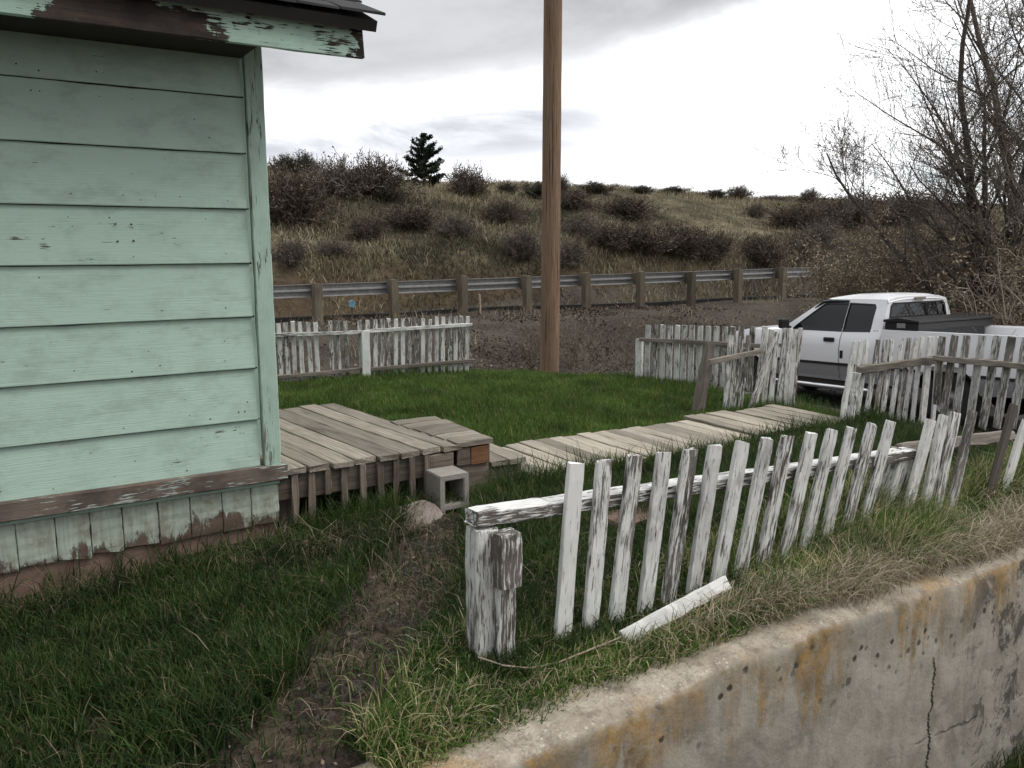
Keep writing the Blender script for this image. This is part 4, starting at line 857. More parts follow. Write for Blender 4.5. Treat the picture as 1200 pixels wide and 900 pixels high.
# cab upper: pillars with real window openings
gh = [(-.0, 1.27), (1.95, 1.27), (1.23, 1.765), (1.0, 1.79), (.05, 1.79), (.02, 1.7)]
dw = [(.72, 1.285), (1.72, 1.285), (1.64, 1.36), (1.20, 1.70), (1.12, 1.725), (.72, 1.73)]; qw = [(.20, 1.30), (.70, 1.285), (.70, 1.73), (.24, 1.715), (.205, 1.67)]
for sd_ in (1, -1):
    bm = panel_bm(gh, [dw, qw], [1.34, 1.5, 1.65], [], hw, 0., (sd_,)); mb, _ = bm_split(bm, lambda c: True); bm.free(); weld(mb.build('cab_frame', M['truck_white'], truck, fix=False))
for nm, w in (('door_window', dw), ('quarter_window', qw)):
    for s in (1, -1):
        cx = sum(p[0] for p in w) / len(w); cz = sum(p[1] for p in w) / len(w); big = [(cx + (x - cx) * 1.015, cz + (z - cz) * 1.03) for x, z in w]
        bm = panel_bm(big, [], [1.34, 1.5, 1.65], [], hw, .012, (s,)); mb, _ = bm_split(bm, lambda c: True); bm.free(); sm(mb.build(nm, M['glass'], truck, fix=False))
        inn = [(cx + (x - cx) * .955, cz + (z - cz) * .92) for x, z in w]; bm = panel_bm(big, [inn], [1.34, 1.5, 1.65], [], hw, -.002, (s,)); mb, _ = bm_split(bm, lambda c: True); bm.free(); mb.build('window_seal', M['black_plastic'], truck, fix=False)
mb = MB(); mb.tube([(1.66, .79, 1.40), (1.22, .735, 1.735), (1.08, .725, 1.752), (.72, .722, 1.755)], [.018, .028, .028, .02], 8); mb.build('window_visor', M['black_plastic'], truck, smooth=True)
# roof, windshield, hood
ysn = np.linspace(-1, 1, 15)
def crown(x, z, w, c): return [(x - (.0), y * w, z + c * (1 - abs(y) ** 3.2)) for y in ysn]
mb = MB(); mb.grid([crown(1.23, 1.765, .724, .03), crown(1.15, 1.785, .72, .045), crown(.9, 1.79, .716, .075), crown(.5, 1.79, .716, .085), crown(.15, 1.79, .716, .075), crown(.05, 1.785, .716, .05), crown(.015, 1.74, .73, .045)]); mb.build('roof', M['truck_white'], truck, smooth=True)
mb = MB(); mb.grid([[(1.95 + .0 * y + .10 * (1 - y * y), y * .90, 1.26) for y in ysn], [(1.60 + .08 * (1 - y * y), y * .815, 1.52) for y in ysn], [(1.235 + .05 * (1 - y * y), y * .724, 1.766 + .03 * (1 - abs(y) ** 3.2)) for y in ysn]]); mb.build('windshield', M['glass'], truck, smooth=True)
mb = MB(); mb.grid([[(x + .06 * (1 - y * y), y * w, z + .05 * (1 - abs(y) ** 2.5)) for y in ysn] for x, w, z in [(1.93, .92, 1.265), (2.3, .91, 1.25), (2.7, .885, 1.225), (3.0, .84, 1.19), (3.2, .80, 1.12), (3.27, .79, 1.02)]]); mb.build('hood', M['truck_white'], truck, smooth=True)
mb = MB(); mb.box((3.2, -.78, .64), (3.31, .78, 1.03)); mb.build('front_panel', M['truck_white'], truck, bevel=.02)
mb = MB(); mb.box((3.30, -.42, .72), (3.34, .42, 1.02)); mb.build('grille', M['chrome'], truck, bevel=.01)
for s in (1, -1): mb = MB(); mb.box((3.29, min(s * .46, s * .78), .78), (3.335, max(s * .46, s * .78), .98)); mb.build('headlight', M['lamp_clear'], truck, bevel=.02)
mb = MB(); mb.box((3.3, -.92, .48), (3.46, .92, .64)); mb.build('front_bumper', M['chrome'], truck, bevel=.03)
# back of the cab with its window
b2 = bmesh.new(); es = []
ro = [(-.915, 1.27), (-.975, 1.1), (-.975, .6), (.975, .6), (.975, 1.1), (.915, 1.27), (.83, 1.5), (.735, 1.74), (.70, 1.785), (.5, 1.825), (-.5, 1.825), (-.70, 1.785), (-.735, 1.74), (-.83, 1.5)]
rw = [(-.73, 1.31), (.73, 1.31), (.75, 1.36), (.675, 1.69), (.62, 1.735), (-.62, 1.735), (-.675, 1.69), (-.75, 1.36)]
def rx(z): return -.005 + .03 * max(0, z - 1.27) / .5
def rear(loops, dx=0.):
    b2 = bmesh.new(); es = []
    for lp in loops:
        vs = [b2.verts.new((rx(z) + dx, y, z)) for y, z in lp]; es += [b2.edges.new((vs[i], vs[(i + 1) % len(vs)])) for i in range(len(vs))]
    bmesh.ops.triangle_fill(b2, edges=es, use_beauty=True); mb = MB()
    for f in b2.faces: mb.add([v.co for v in f.verts], [tuple(range(len(f.verts)))])
    b2.free(); return mb
rear([ro, rw]).build('cab_back', M['truck_white'], truck); rear([[(y * 1.01, 1.5 + (z - 1.5) * 1.02) for y, z in rw]], .012).build('rear_window', M['glass'], truck)
rear([[(y * 1.01, 1.5 + (z - 1.5) * 1.02) for y, z in rw], [(y * .955, 1.5 + (z - 1.5) * .90) for y, z in rw]], -.003).build('window_seal', M['black_plastic'], truck)
mb = MB(); mb.box((-.02, -.13, 1.775), (.012, .13, 1.812)); mb.build('brake_light', M['lamp_amber'], truck, bevel=.006)
mb = MB(); mb.box((.0, -.9, .42), (3.1, .9, .62)); mb.box((-2.45, -.8, .5), (.0, .8, .76)); mb.build('chassis', M['dark'], truck)
# trims, handle, mirror, running board, badge
for s in (1, -1):
    mb = MB(); P = [[(x, s * (hw(.77, x) + o), z) for x in np.linspace(0, 2.28, 12)] for o, z in ((.001, .745), (.012, .75), (.012, .785), (.001, .79))]; mb.grid(np.array(P)); mb.build('trim_strip', M['black_plastic'], truck)
    mb = MB(); P = [[(x, s * (hwb(.77, x) + o), z) for x in (-.64, -.3, -.03)] for o, z in ((.001, .745), (.012, .75), (.012, .785), (.001, .79))]; mb.grid(np.array(P)); mb.build('trim_strip', M['black_plastic'], truck); mb = MB(); P = [[(x, s * (hwb(.77, x) + o), z) for x in (-2.45, -2, -1.57)] for o, z in ((.001, .745), (.012, .75), (.012, .785), (.001, .79))]; mb.grid(np.array(P)); mb.build('trim_strip', M['black_plastic'], truck)
    mb = MB(); mb.tube([(.1, s * .98, .40), (.2, s * 1.03, .40), (2.0, s * 1.03, .40), (2.15, s * .96, .40)], .042, 10); mb.build('running_board', M['chrome'], truck, smooth=True)
mb = MB(); mb.box((.80, .965, 1.115), (1.0, .995, 1.185)); mb.build('handle', M['black_plastic'], door, bevel=.012)
mb = MB(); mb.prism([(-.045, -.018), (.045, -.018), (.05, 0), (.045, .018), (-.045, .018), (-.05, 0)], 1, .905, .915); mb.v = [(x + .105, y - .018, z + 1.305) for x, y, z in mb.v]; mb.build('badge', M['chrome'], truck)
mb = MB(); mb.box((.62, .965, .86), (.685, .99, .99)); mb.build('door_latch_plate', M['black_plastic'], truck, bevel=.01)
for x in (.70, 1.86):
    mb = MB(); mb.grid(np.array([[(x + d, hw(z, x) + .0045, z) for z in np.linspace(.52, 1.27, 14)] for d in (-.004, .004)])); mb.build('door_gap', M['dark'], truck, fix=False)
for s in (1, -1):
    mb = MB(); mb.box((1.70, min(s * .97, s * 1.17), 1.30), (1.79, max(s * .97, s * 1.17), 1.47)); mi = mb.build('mirror', M['black_plastic'], truck, bevel=.03)
    mb = MB(); mb.box((1.79, min(s * .99, s * 1.15), 1.33), (1.80, max(s * .99, s * 1.15), 1.46)); mb.build('mirror_cap', M['chrome'], mi, bevel=.02); mb = MB(); mb.tube([(1.76, s * .88, 1.30), (1.75, s * 1.0, 1.33)], .03, 8); mb.build('mirror_arm', M['black_plastic'], mi)
for ax in (2.72, -1.10):
    for s in (1, -1):
        w = bpy.data.objects.new('wheel', None); C.objects.link(w); w.parent = truck; w.location = (ax, s * .80, .385 + (.0 if ax > 0 else 0)); OFF[w.name] = np.zeros(3)
        mb = MB(); pr_ = [(.22, -.11), (.32, -.125), (.37, -.11), (.385, -.07), (.385, .07), (.37, .11), (.32, .125), (.22, .11)]; n = 28
        P = [[(r * math.cos(2 * math.pi * k / n), y, r * math.sin(2 * math.pi * k / n)) for r, y in pr_] for k in range(n + 1)]; mb.grid(np.array(P)); mb.build('tyre', M['rubber'], w, smooth=True)
        mb = MB(); pr_ = [(.01, s * .07), (.06, s * .09), (.075, s * .06), (.17, s * .05), (.2, s * .10), (.225, s * .11)]; P = [[(r * math.cos(2 * math.pi * k / n), y, r * math.sin(2 * math.pi * k / n)) for r, y in pr_] for k in range(n + 1)]; mb.grid(np.array(P)); mb.build('rim', M['rim'], w, smooth=True)
tb = bpy.data.objects.new('toolbox', None); C.objects.link(tb); tb.parent = truck; OFF[tb.name] = np.zeros(3); tb['label'] = 'black toolbox across the truck bed'
mb = MB(); mb.box((-.62, -.93, 1.35), (-.07, .93, 1.455)); mb.box((-.58, -.8, 1.0), (-.12, .8, 1.36)); mb.build('box', M['toolbox'], tb, bevel=.01)
mb = MB(); mb.prism([(-.64, 1.458), (-.05, 1.458), (-.05, 1.50), (-.30, 1.535), (-.64, 1.495)], 1, -.95, .95); mb.build('lid', M['toolbox'], tb, bevel=.012)
for s in (1, -1): mb = MB(); mb.box((-.42, min(s * .93, s * .945), 1.38), (-.28, max(s * .93, s * .945), 1.45)); mb.build('latch', M['truck_grey'], tb, bevel=.004)

# ------------------------------------------------------------------ trees
def grow(p, d, L, r, depth, segs, spread=.55, up=.12, kids=(2, 4), nseg=4, wig=.16, shrink=.66, minr=.004):
    p = np.array(p, float); d = np.array(d, float); d /= np.linalg.norm(d); r0 = r; pts = [(p.copy(), r)]
    for i in range(nseg):
        d = d + rng.normal(0, wig, 3) + np.array([0, 0, up * .5]); d /= np.linalg.norm(d); q = p + d * L / nseg; r1 = max(r0 * (1 - .55 * (i + 1) / nseg), minr); segs.append((p.copy(), q.copy(), r, r1)); p, r = q, r1; pts.append((p.copy(), r))
    if depth <= 0: return
    n = rng.integers(kids[0], kids[1] + 1)
    for k in range(n):
        i = rng.integers(1, nseg + 1) if k else nseg; b, br = pts[i]
        ax = rng.normal(0, 1, 3); ax -= d * (ax @ d); ax /= np.linalg.norm(ax); nd = d * math.cos(spread) + ax * math.sin(spread) * rng.uniform(.7, 1.4) + np.array([0, 0, up])
        grow(b, nd, L * shrink * rng.uniform(.75, 1.2), max(br * .72, minr), depth - 1, segs, spread, up, kids, nseg, wig, shrink, minr)
def seg_mesh(name, segs, mat, parent, n=5):
    A = [s[0] for s in segs]; B = [s[1] for s in segs]; ra = np.array([s[2] for s in segs]); rb = np.array([s[3] for s in segs]); off = OFF.get(parent.name, np.zeros(3)) if parent else np.zeros(3)
    A = np.array(A) - off; B = np.array(B) - off; big = ra > .02; gs = []
    if big.any(): gs.append(tubes_geo(A[big], B[big], ra[big], rb[big], 7))
    if (~big).any(): gs.append(tubes_geo(A[~big], B[~big], ra[~big], rb[~big], 3))
    return fast_mesh(name, *merge(gs), mat, parent)
def leaves_geo(P, size, droop=.0):
    P = np.asarray(P, float); N = len(P); d = rng.normal(0, 1, (N, 3)); d[:, 2] -= droop; d /= np.linalg.norm(d, axis=1, keepdims=True); e = rng.normal(0, 1, (N, 3)); e -= d * (e * d).sum(1, keepdims=True); e /= np.linalg.norm(e, axis=1, keepdims=True)
    s = (np.asarray(size) * rng.uniform(.6, 1.3, N))[:, None]; V = np.stack([P, P + d * s * .5 + e * s * .28, P + d * s, P + d * s * .5 - e * s * .28], 1)
    return V.reshape(-1, 3), np.arange(N * 4), np.full(N, 4)
def tips(segs, n, rmax=.02, jit=.03):
    c = [s for s in segs if s[2] < rmax]; idx = rng.integers(0, len(c), n); t = rng.random((n, 1)); A = np.array([c[i][0] for i in idx]); B = np.array([c[i][1] for i in idx]); return A + (B - A) * t + rng.normal(0, jit, (n, 3))
def plant(px, dist, z=None):
    d = ray(px, 400); h = math.hypot(d[0], d[1]); u, v = d[0] / h * dist, d[1] / h * dist; return np.array([u, v, T1(u, v) if z is None else z])
# tall bare trees behind the truck
def limb(p, d, L, r, segs, n=6, wig=.10, up=.05, taper=.75):
    p = np.array(p, float); d = np.array(d, float); d /= np.linalg.norm(d); pts = [p.copy()]; rs = [r]
    for i in range(n):
        d = d + rng.normal(0, wig, 3) + [0, 0, up]; d /= np.linalg.norm(d); q = p + d * L / n; r1 = max(r * (1 - taper * (i + 1) / n), .0035); segs.append((p.copy(), q.copy(), rs[-1], r1)); p = q; pts.append(p.copy()); rs.append(r1)
    return np.array(pts), np.array(rs)
def along(pts, rs, t):
    x = t * (len(pts) - 1); i = min(int(x), len(pts) - 2); f = x - i; d = pts[i + 1] - pts[i]; return pts[i] + d * f, d / np.linalg.norm(d), rs[i] + (rs[i + 1] - rs[i]) * f
def offshoot(d, ang, up, az=None):
    ax = rng.normal(0, 1, 3) if az is None else np.array([math.cos(az), math.sin(az), .1]); ax -= d * (ax @ d); ax /= np.linalg.norm(ax); o = d * math.cos(ang) + ax * math.sin(ang) + [0, 0, up]; return o / np.linalg.norm(o)
def bare_tree(px, dist, stems, H, label, budc, counts=(17, 11, 9), mat='tree_twig', name='bare_tree'):
    b = plant(px, dist); t = thing(name, label, 'tree', b); tr = []; cr = []
    for (sx, sy, r, hh) in stems:
        P0, R0 = limb(b + [rng.normal(0, .15), rng.normal(0, .15), -.15], (sx, sy, 1), H * hh, r, tr, 10, .07, .03, .8)
        for i in range(counts[0]):
            q = rng.uniform(.12, 1.0); p, d, rr = along(P0, R0, q); L1 = H * hh * (.52 - .34 * q) * rng.uniform(.7, 1.25); sg = tr if rr * .5 > .03 else cr
            P1, R1 = limb(p, offshoot(d, rng.uniform(.55, 1.05), .10), min(L1, 3.4), max(rr * .40, .008), sg, 7, .10, .035)
            for j in range(counts[1]):
                p, d, rr = along(P1, R1, rng.uniform(.15, 1)); L2 = L1 * rng.uniform(.22, .48); P2, R2 = limb(p, offshoot(d, rng.uniform(.45, .95), .08), L2, max(rr * .5, .005), cr, 4, .13, .05)
                for k in range(counts[2]):
                    p, d, rr = along(P2, R2, rng.uniform(.1, 1)); limb(p, offshoot(d, rng.uniform(.4, .9), .05), L2 * rng.uniform(.3, .65), max(rr * .6, .0038), cr, 3, .16, .04)
    seg_mesh('trunk', tr, M['bark'], t); seg_mesh('crown', cr, M[mat], t)
    if budc: fast_mesh('buds', *leaves_geo(tips(cr, budc, .012, .015) - b, .045), M['drylfs'], t)
    return t
bare_tree(1168, 19.5, [(-.16, .03, .13, .82), (.02, .12, .12, .95), (-.42, -.02, .10, .66), (-.28, .3, .09, .7), (.2, -.05, .11, .85)], 9.0, 'tall bare multi stemmed tree rising behind the truck at the right', 5000)
bare_tree(1205, 21.5, [(-.2, .0, .14, .9), (.08, .1, .13, .95)], 11.5, 'tall bare tree at the right edge of the picture', 3000)
bare_tree(1105, 25, [(-.25, .1, .06, .7), (.15, 0, .06, .75), (-.05, -.1, .06, .85)], 6.4, 'smaller bare tree with fine twigs left of the tall tree', 3500, (11, 7, 6))
# brown leafy thicket in front of them
def thicket(px, dist, H, Wd, label, mat, nleaf, ns=26, sz=.06, tw='twig_tan', name='thicket_bush'):
    b = plant(px, dist); t = thing(name, label, 'bush', b); sg = []; hang = []
    for k in range(ns):
        a = rng.uniform(0, 2 * math.pi); s = rng.uniform(.1, .8) * Wd / H; P0, R0 = limb(b + [rng.normal(0, .3), rng.normal(0, .3), -.05], (math.cos(a) * s, math.sin(a) * s, 1), H * rng.uniform(.6, 1.08), .02, sg, 7, .13, -.015)
        for j in range(9):
            p, d, rr = along(P0, R0, rng.uniform(.25, 1)); P1, R1 = limb(p, offshoot(d, rng.uniform(.6, 1.2), -.05), H * rng.uniform(.12, .34), max(rr * .6, .006), sg, 4, .2, -.10)
            for i in range(4): p, d, rr = along(P1, R1, rng.uniform(.2, 1)); limb(p, offshoot(d, .8, -.1), H * rng.uniform(.05, .13), .0042, hang, 3, .2, -.10)
    seg_mesh('stems', sg + hang, M[tw], t); fast_mesh('leaves', *leaves_geo(tips(hang + sg, nleaf, .016, .05) - b, sz, .7), M[mat], t); return t
thicket(985, 24.5, 2.6, 2.0, 'sparse brown bush at the end of the guardrail', 'drylfs', 5500, 22)
thicket(1025, 22, 3.3, 2.2, 'brown bush with dangling dry leaves behind the truck cab roof', 'drylfs', 14000)
thicket(1075, 21, 3.3, 2.2, 'tangled brown leafed bush directly behind the truck rear window', 'drylfs', 14000)
thicket(1125, 20, 3.3, 2.0, 'tangled brown bush between the rear window and the tall trunks', 'drylfs', 9500)
thicket(1175, 18.5, 3.0, 1.9, 'dark tangled bush behind the far end of the toolbox', 'drylfs', 7000)
thicket(1225, 17.5, 3.2, 1.8, 'tangled bush cut off by the right picture edge', 'drylfs', 7000)
thicket(1128, 17.0, 1.5, 1.0, 'low bush with fresh green leaves just behind the black toolbox', 'budleaf', 3600, 14, .06)
thicket(1222, 15.8, 2.7, 1.0, 'pale bush of bare tan twigs at the right picture edge', 'straw', 500, 16, .03, 'stake_twig')
# pine on the ridge
def pine(px, py_base, hpx, label):
    b = on_ground(px, py_base, 30, 120); dist = np.linalg.norm(b - [0, 0, EYE]); H = hpx / FPX * dist; t = thing('pine_tree', label, 'tree', b); mb = MB(); mb.tube([b + [0, 0, -.3], b + [.03, 0, H * .5], b + [0, 0, H * .97]], [.13, .08, .02], 8); mb.build('trunk', M['bark'], t)
    A, B, ra, rb, nb = [], [], [], [], []
    for i in range(10):
        q = .07 + .90 * i / 9; n = 6 if q < .75 else 4; L = H * (.46 * (1 - q) ** .75 + .05); a0 = rng.uniform(0, 6.28)
        for k in range(n):
            a = a0 + 2 * math.pi * k / n + rng.normal(0, .25); l = L * rng.uniform(.42, 1.25); d = np.array([math.cos(a), math.sin(a), .0 + .4 * q]); p0 = np.array([0, 0, H * q + rng.normal(0, .05)]); p1 = p0 + d * l * .6 + [0, 0, -.05 * l]; p2 = p1 + (d + [0, 0, .5]) * l * .4
            A += [p0, p1]; B += [p1, p2]; ra += [.03, .016]; rb += [.016, .006]; tw = [(p0 + (p1 - p0) * .45, p1, .35), (p1, p2, 1.)]
            for j in range(6):
                t_ = rng.uniform(.3, 1); c0 = p0 + (p1 - p0) * t_ / .6 if t_ < .6 else p1 + (p2 - p1) * (t_ - .6) / .4; sgn = 1 if j % 2 else -1; e = np.array([math.cos(a + sgn * .9), math.sin(a + sgn * .9), .3 + .3 * q]); c1 = c0 + e * l * .28 * rng.uniform(.6, 1.2)
                A.append(c0); B.append(c1); ra.append(.01); rb.append(.005); tw.append((c0, c1, 1.))
            for (c0, c1, w) in tw:
                nn = int(105 * np.linalg.norm(c1 - c0) * w) + 5; c = c0 + (c1 - c0) * rng.random((nn, 1)); nb.append(c + rng.normal(0, .028, (nn, 3)))
    P = np.concatenate(nb); fast_mesh('branches', *tubes_geo(A, B, ra, rb, 4), M['bark'], t)
    d = rng.normal(0, 1, (len(P), 3)); d[:, 2] += .6; d /= np.linalg.norm(d, axis=1, keepdims=True); fast_mesh('needles', *leaves_geo(P, .13), M['needle'], t); return t
pine(497, 219, 57, 'lone dark evergreen pine standing on the hill ridge')

# ------------------------------------------------------------------ hill shrubs
def shrub_proto(kind):
    sg = []; n = {'bare': 95, 'sage': 50, 'grey': 80}[kind]
    for k in range(n):
        a = rng.uniform(0, 2 * math.pi); s = abs(rng.normal(0, .75)); grow(np.array([rng.normal(0, .22), rng.normal(0, .22), -.1]), (math.cos(a) * s, math.sin(a) * s, .8), rng.uniform(.42, .75), .012, 2, sg, .55, .04, (3, 5), 3, .16, .62, .007)
    lf = leaves_geo(tips(sg, {'bare': 2200, 'sage': 5200, 'grey': 1500}[kind], .02, .06), .075); return sg, lf
PROT = {}
def proto(kind, i):
    if (kind, i) not in PROT:
        sg, lf = shrub_proto(kind); mt = {'bare': 'twig_dark', 'sage': 'twig_grey', 'grey': 'twig_grey'}[kind]
        a = seg_mesh('stems', sg, M[mt], None); b = fast_mesh('leaves', *lf, M['sage' if kind == 'sage' else 'twig_dark'], None); C.objects.unlink(a); C.objects.unlink(b); PROT[(kind, i)] = (a, b)
    return PROT[(kind, i)]
nsh = 0
def shrub(px, pyb, wpx, hpx, kind, label, group='shrubs on the hillside', hidden=None):
    global nsh
    b = on_ground(px, pyb, 25, 150); dist = np.linalg.norm(b - [0, 0, EYE]); s = dist / FPX; t = thing('hill_shrub', label, 'shrub', b, group=group); t.rotation_euler = (0, 0, rng.uniform(0, 6.28)); OFF[t.name] = np.zeros(3)
    sx = wpx * s / 1.75; sz = hpx * s / 1.05; t.scale = (sx * rng.uniform(.85, 1.2), sx * rng.uniform(.85, 1.2), sz * rng.uniform(.72, 1.02))
    for p in proto(kind, nsh % 3): c = p.copy(); C.objects.link(c); c.parent = t
    nsh += 1; return t
SH = [
 (345, 262, 95, 60, 'bare', 'widest dark bare thicket high on the slope beside the house corner'),
 (398, 230, 66, 42, 'grey', 'bushy grey brown shrub on the ridge above the wide dark thicket'),
 (440, 230, 72, 50, 'bare', 'tall bare shrub on the ridge just left of the pine'),
 (338, 206, 40, 28, 'sage', 'greenish shrub on the ridge touching the house corner board'),
 (362, 208, 34, 26, 'sage', 'small round greenish shrub on the skyline left of the tall bare ones'),
 (548, 230, 48, 44, 'bare', 'rounded dark shrub on the skyline just right of the pine'),
 (428, 282, 50, 34, 'bare', 'dark shrub on the slope below the tall bare ridge shrub'),
 (482, 268, 58, 36, 'bare', 'dark brown shrub on the slope straight below the pine'),
 (535, 276, 46, 26, 'grey', 'low brown shrub on the slope below and right of the pine'),
 (340, 310, 46, 40, 'grey', 'grey shrub low on the slope against the house corner board'),
 (395, 300, 40, 26, 'grey', 'faint grey shrub low on the slope above the leftmost guardrail posts'),
 (455, 238, 36, 20, 'sage', 'low green shrub at the foot of the ridge shrubs left of the pine'),
 (590, 262, 46, 28, 'bare', 'dark shrub high on the slope left of the utility pole'),
 (612, 300, 48, 34, 'grey', 'grey shrub low on the slope touching the left side of the utility pole'),
 (594, 226, 26, 12, 'sage', 'small low shrub on the skyline left of the utility pole'),
 (628, 232, 34, 20, 'sage', 'green shrub on the skyline behind the utility pole'),
 (655, 226, 28, 26, 'bare', 'dark shrub poking out right of the utility pole on the skyline'),
 (672, 246, 44, 24, 'bare', 'dark shrub on the upper slope just right of the utility pole'),
 (680, 278, 42, 28, 'grey', 'grey round shrub on the slope right of the utility pole'),
 (700, 226, 36, 14, 'sage', 'low green mound on the skyline first right of the utility pole'),
 (668, 310, 46, 28, 'grey', 'grey shrub low above the guardrail right of the utility pole'),
 (735, 256, 60, 26, 'bare', 'dark shrub above the long dark thicket on the right slope'),
 (712, 292, 56, 34, 'bare', 'left end of the long dark thicket on the right slope'),
 (752, 296, 62, 40, 'bare', 'centre left part of the long dark thicket on the right slope'),
 (796, 299, 62, 42, 'bare', 'centre right part of the long dark thicket on the right slope'),
 (832, 302, 50, 32, 'bare', 'right end of the long dark thicket on the right slope'),
 (893, 308, 52, 32, 'bare', 'rounded dark shrub alone on the right slope above the last guardrail posts'),
 (752, 226, 26, 9, 'sage', 'tiny low shrub on the skyline right of the first green mound'),
 (785, 227, 34, 9, 'sage', 'long low shrub on the skyline above the long dark thicket'),
 (838, 232, 30, 10, 'sage', 'low shrub on the skyline left of the round skyline bush'),
 (865, 231, 30, 15, 'bare', 'round bush on the skyline above the lone rounded shrub'),
 (905, 238, 40, 12, 'grey', 'faint low shrub on the skyline right of the round skyline bush'),
 (948, 241, 30, 18, 'bare', 'dark bush on the skyline at the left edge of the bare tree'),
 (885, 254, 24, 20, 'grey', 'thin grey shrub on the upper right slope'),
 (930, 268, 60, 28, 'bare', 'reddish brown shrub patch at the left edge of the brown thicket'),
 (960, 300, 60, 40, 'grey', 'grey brown shrub merging with the left side of the brown thicket'),
 (985, 262, 70, 30, 'bare', 'brown shrub on the slope behind the brown thicket'),
 (1040, 262, 80, 34, 'bare', 'brown shrub on the slope behind the bare tree branches'),
 (270, 240, 90, 50, 'bare', 'bare shrub on the ridge hidden behind the house corner'),
]
for (px, py, w, h, k, lb) in SH:
    if px >= 320: shrub(px, py, w, h, k, lb)
# dry weed clump behind the pole and by the drive
def weed(px, dist, H, n, label, mat='twig_tan', spread=.35):
    b = plant(px, dist); t = thing('dry_weed', label, 'weed', b); sg = []
    for k in range(n): a = rng.uniform(0, 6.28); s = abs(rng.normal(0, spread)); grow(b + np.array([rng.normal(0, .12), rng.normal(0, .12), -.03]), (math.cos(a) * s, math.sin(a) * s, 1), H * rng.uniform(.5, .8), .005, 2, sg, .45, .1, (2, 3), 3, .12, .55, .0028)
    seg_mesh('stems', sg, M[mat], t); return t
weed(690, 12.6, 1.15, 22, 'thin bare weed stems on the drive just right of the utility pole')
weed(742, 16.5, .8, 26, 'dry tan weed clump on the bank left of the street fence')
weed(668, 17.5, .9, 26, 'dry tan weed clump on the bank behind the utility pole')
weed(625, 17.6, .7, 26, 'dry tan weed clump at the foot of a guardrail post left of the utility pole')

# ------------------------------------------------------------------ grass, straw, litter
def in_frame(u, v, z=0., mx=60, my=60):
    f = u * sh_ + v * ch_; x = u * ch_ - v * sh_; zz = z - EYE; dep = f * cp - zz * sp_; up = f * sp_ + zz * cp
    px = 600 + FPX * x / np.maximum(dep, .01); py = 450 - FPX * up / np.maximum(dep, .01); return (dep > .1) & (px > -mx) & (px < 1200 + mx) & (py > -my) & (py < 900 + my * 2)
def blocked(u, v):
    dk = (v > 4.34) & (v < 6.2) & (u < 2.43 - (v - 4.4) * .107) & (u > .9); pl = (v > 4.34) & (v < 5.25) & (u > 2.3) & (u < 2.98); wk = (v > 4.32) & (v < 5.24) & (u > 2.9) & (u < 6.16); hs = (v > HV - .01) & (u < HU + .02)
    return dk | pl | wk | hs
def scatter(n, u0, u1, v0, v1, dens=None):
    u = rng.uniform(u0, u1, n); v = rng.uniform(v0, v1, n); k = in_frame(u, v, 0., 380, 200) & ~blocked(u, v)
    if dens is not None: k &= rng.random(n) < dens(u, v)
    u, v = u[k], v[k]; return np.stack([u, v, T(u, v) - .006], 1)
def stuff(name, geo, mat, label, cat):
    o = fast_mesh(name, *geo, mat); return tag(o, label, cat, kind='stuff')
# lawn behind and around the boardwalk
P = scatter(206000, 1.3, 6.75, 4.2, 9.45, lambda u, v: np.clip(.75 + 1.5 * fbm(u * 2.3, v * 2.3), .06, 1) * ss(6.75, 6.35, u) * ss(.42, .1, .823 * (u - 5.05) + .57 * (v - 9.1) + .3 * fbm(u * 3, v * 3)))
hL = .04 + .075 * np.clip(.5 + 1.9 * fbm(P[:, 0] * 1.7, P[:, 1] * 1.7 + 9), 0, 1) + rng.exponential(.008, len(P))
nearwalk = np.exp(-((P[:, 1] - 4.26) / .10) ** 2) + .6 * np.exp(-((P[:, 1] - 5.28) / .08) ** 2); hL = hL * (1 + .9 * nearwalk)
stuff('lawn_grass', blades_geo(P, hL, rng.uniform(.004, .008, len(P)), rng.uniform(0, 6.28, len(P)), rng.uniform(.1, .9, len(P)), 2), M['lawn'], 'short bright green lawn grass between the deck, boardwalk and back fence', 'grass')
# yard between front fence and deck
def yd(u, v): return np.clip(1.0 + 2.4 * fbm(u * 2.6, v * 2.6) - 1.45 * np.clip((path_mask(u, v) + .8 * fbm(u * 4.5, v * 4.5, 3.)) * 1.7, 0, 1.1), 0.10, 1) * np.where((v > 4.2) & (u < 1.35), .12, 1)
P = scatter(226000, -2.9, 6.6, 2.35, 4.42, yd)
hY = (.07 + .11 * np.clip(.5 + 1.6 * fbm(P[:, 0] * 1.5 + 4, P[:, 1] * 1.5), 0, 1)) * np.clip(1.25 - 1.2 * path_mask(P[:, 0], P[:, 1]), .3, 1) + rng.exponential(.012, len(P))
hY = hY * (1 + .7 * np.exp(-((P[:, 1] - 4.33) / .09) ** 2) * (rng.random(len(P)) < .5))
stuff('yard_grass', blades_geo(P, hY, rng.uniform(.004, .0085, len(P)), rng.uniform(0, 6.28, len(P)), rng.uniform(.2, 1.0, len(P)), 3), M['yardgrass'], 'uneven dark green grass of the small yard in front of the house', 'grass')
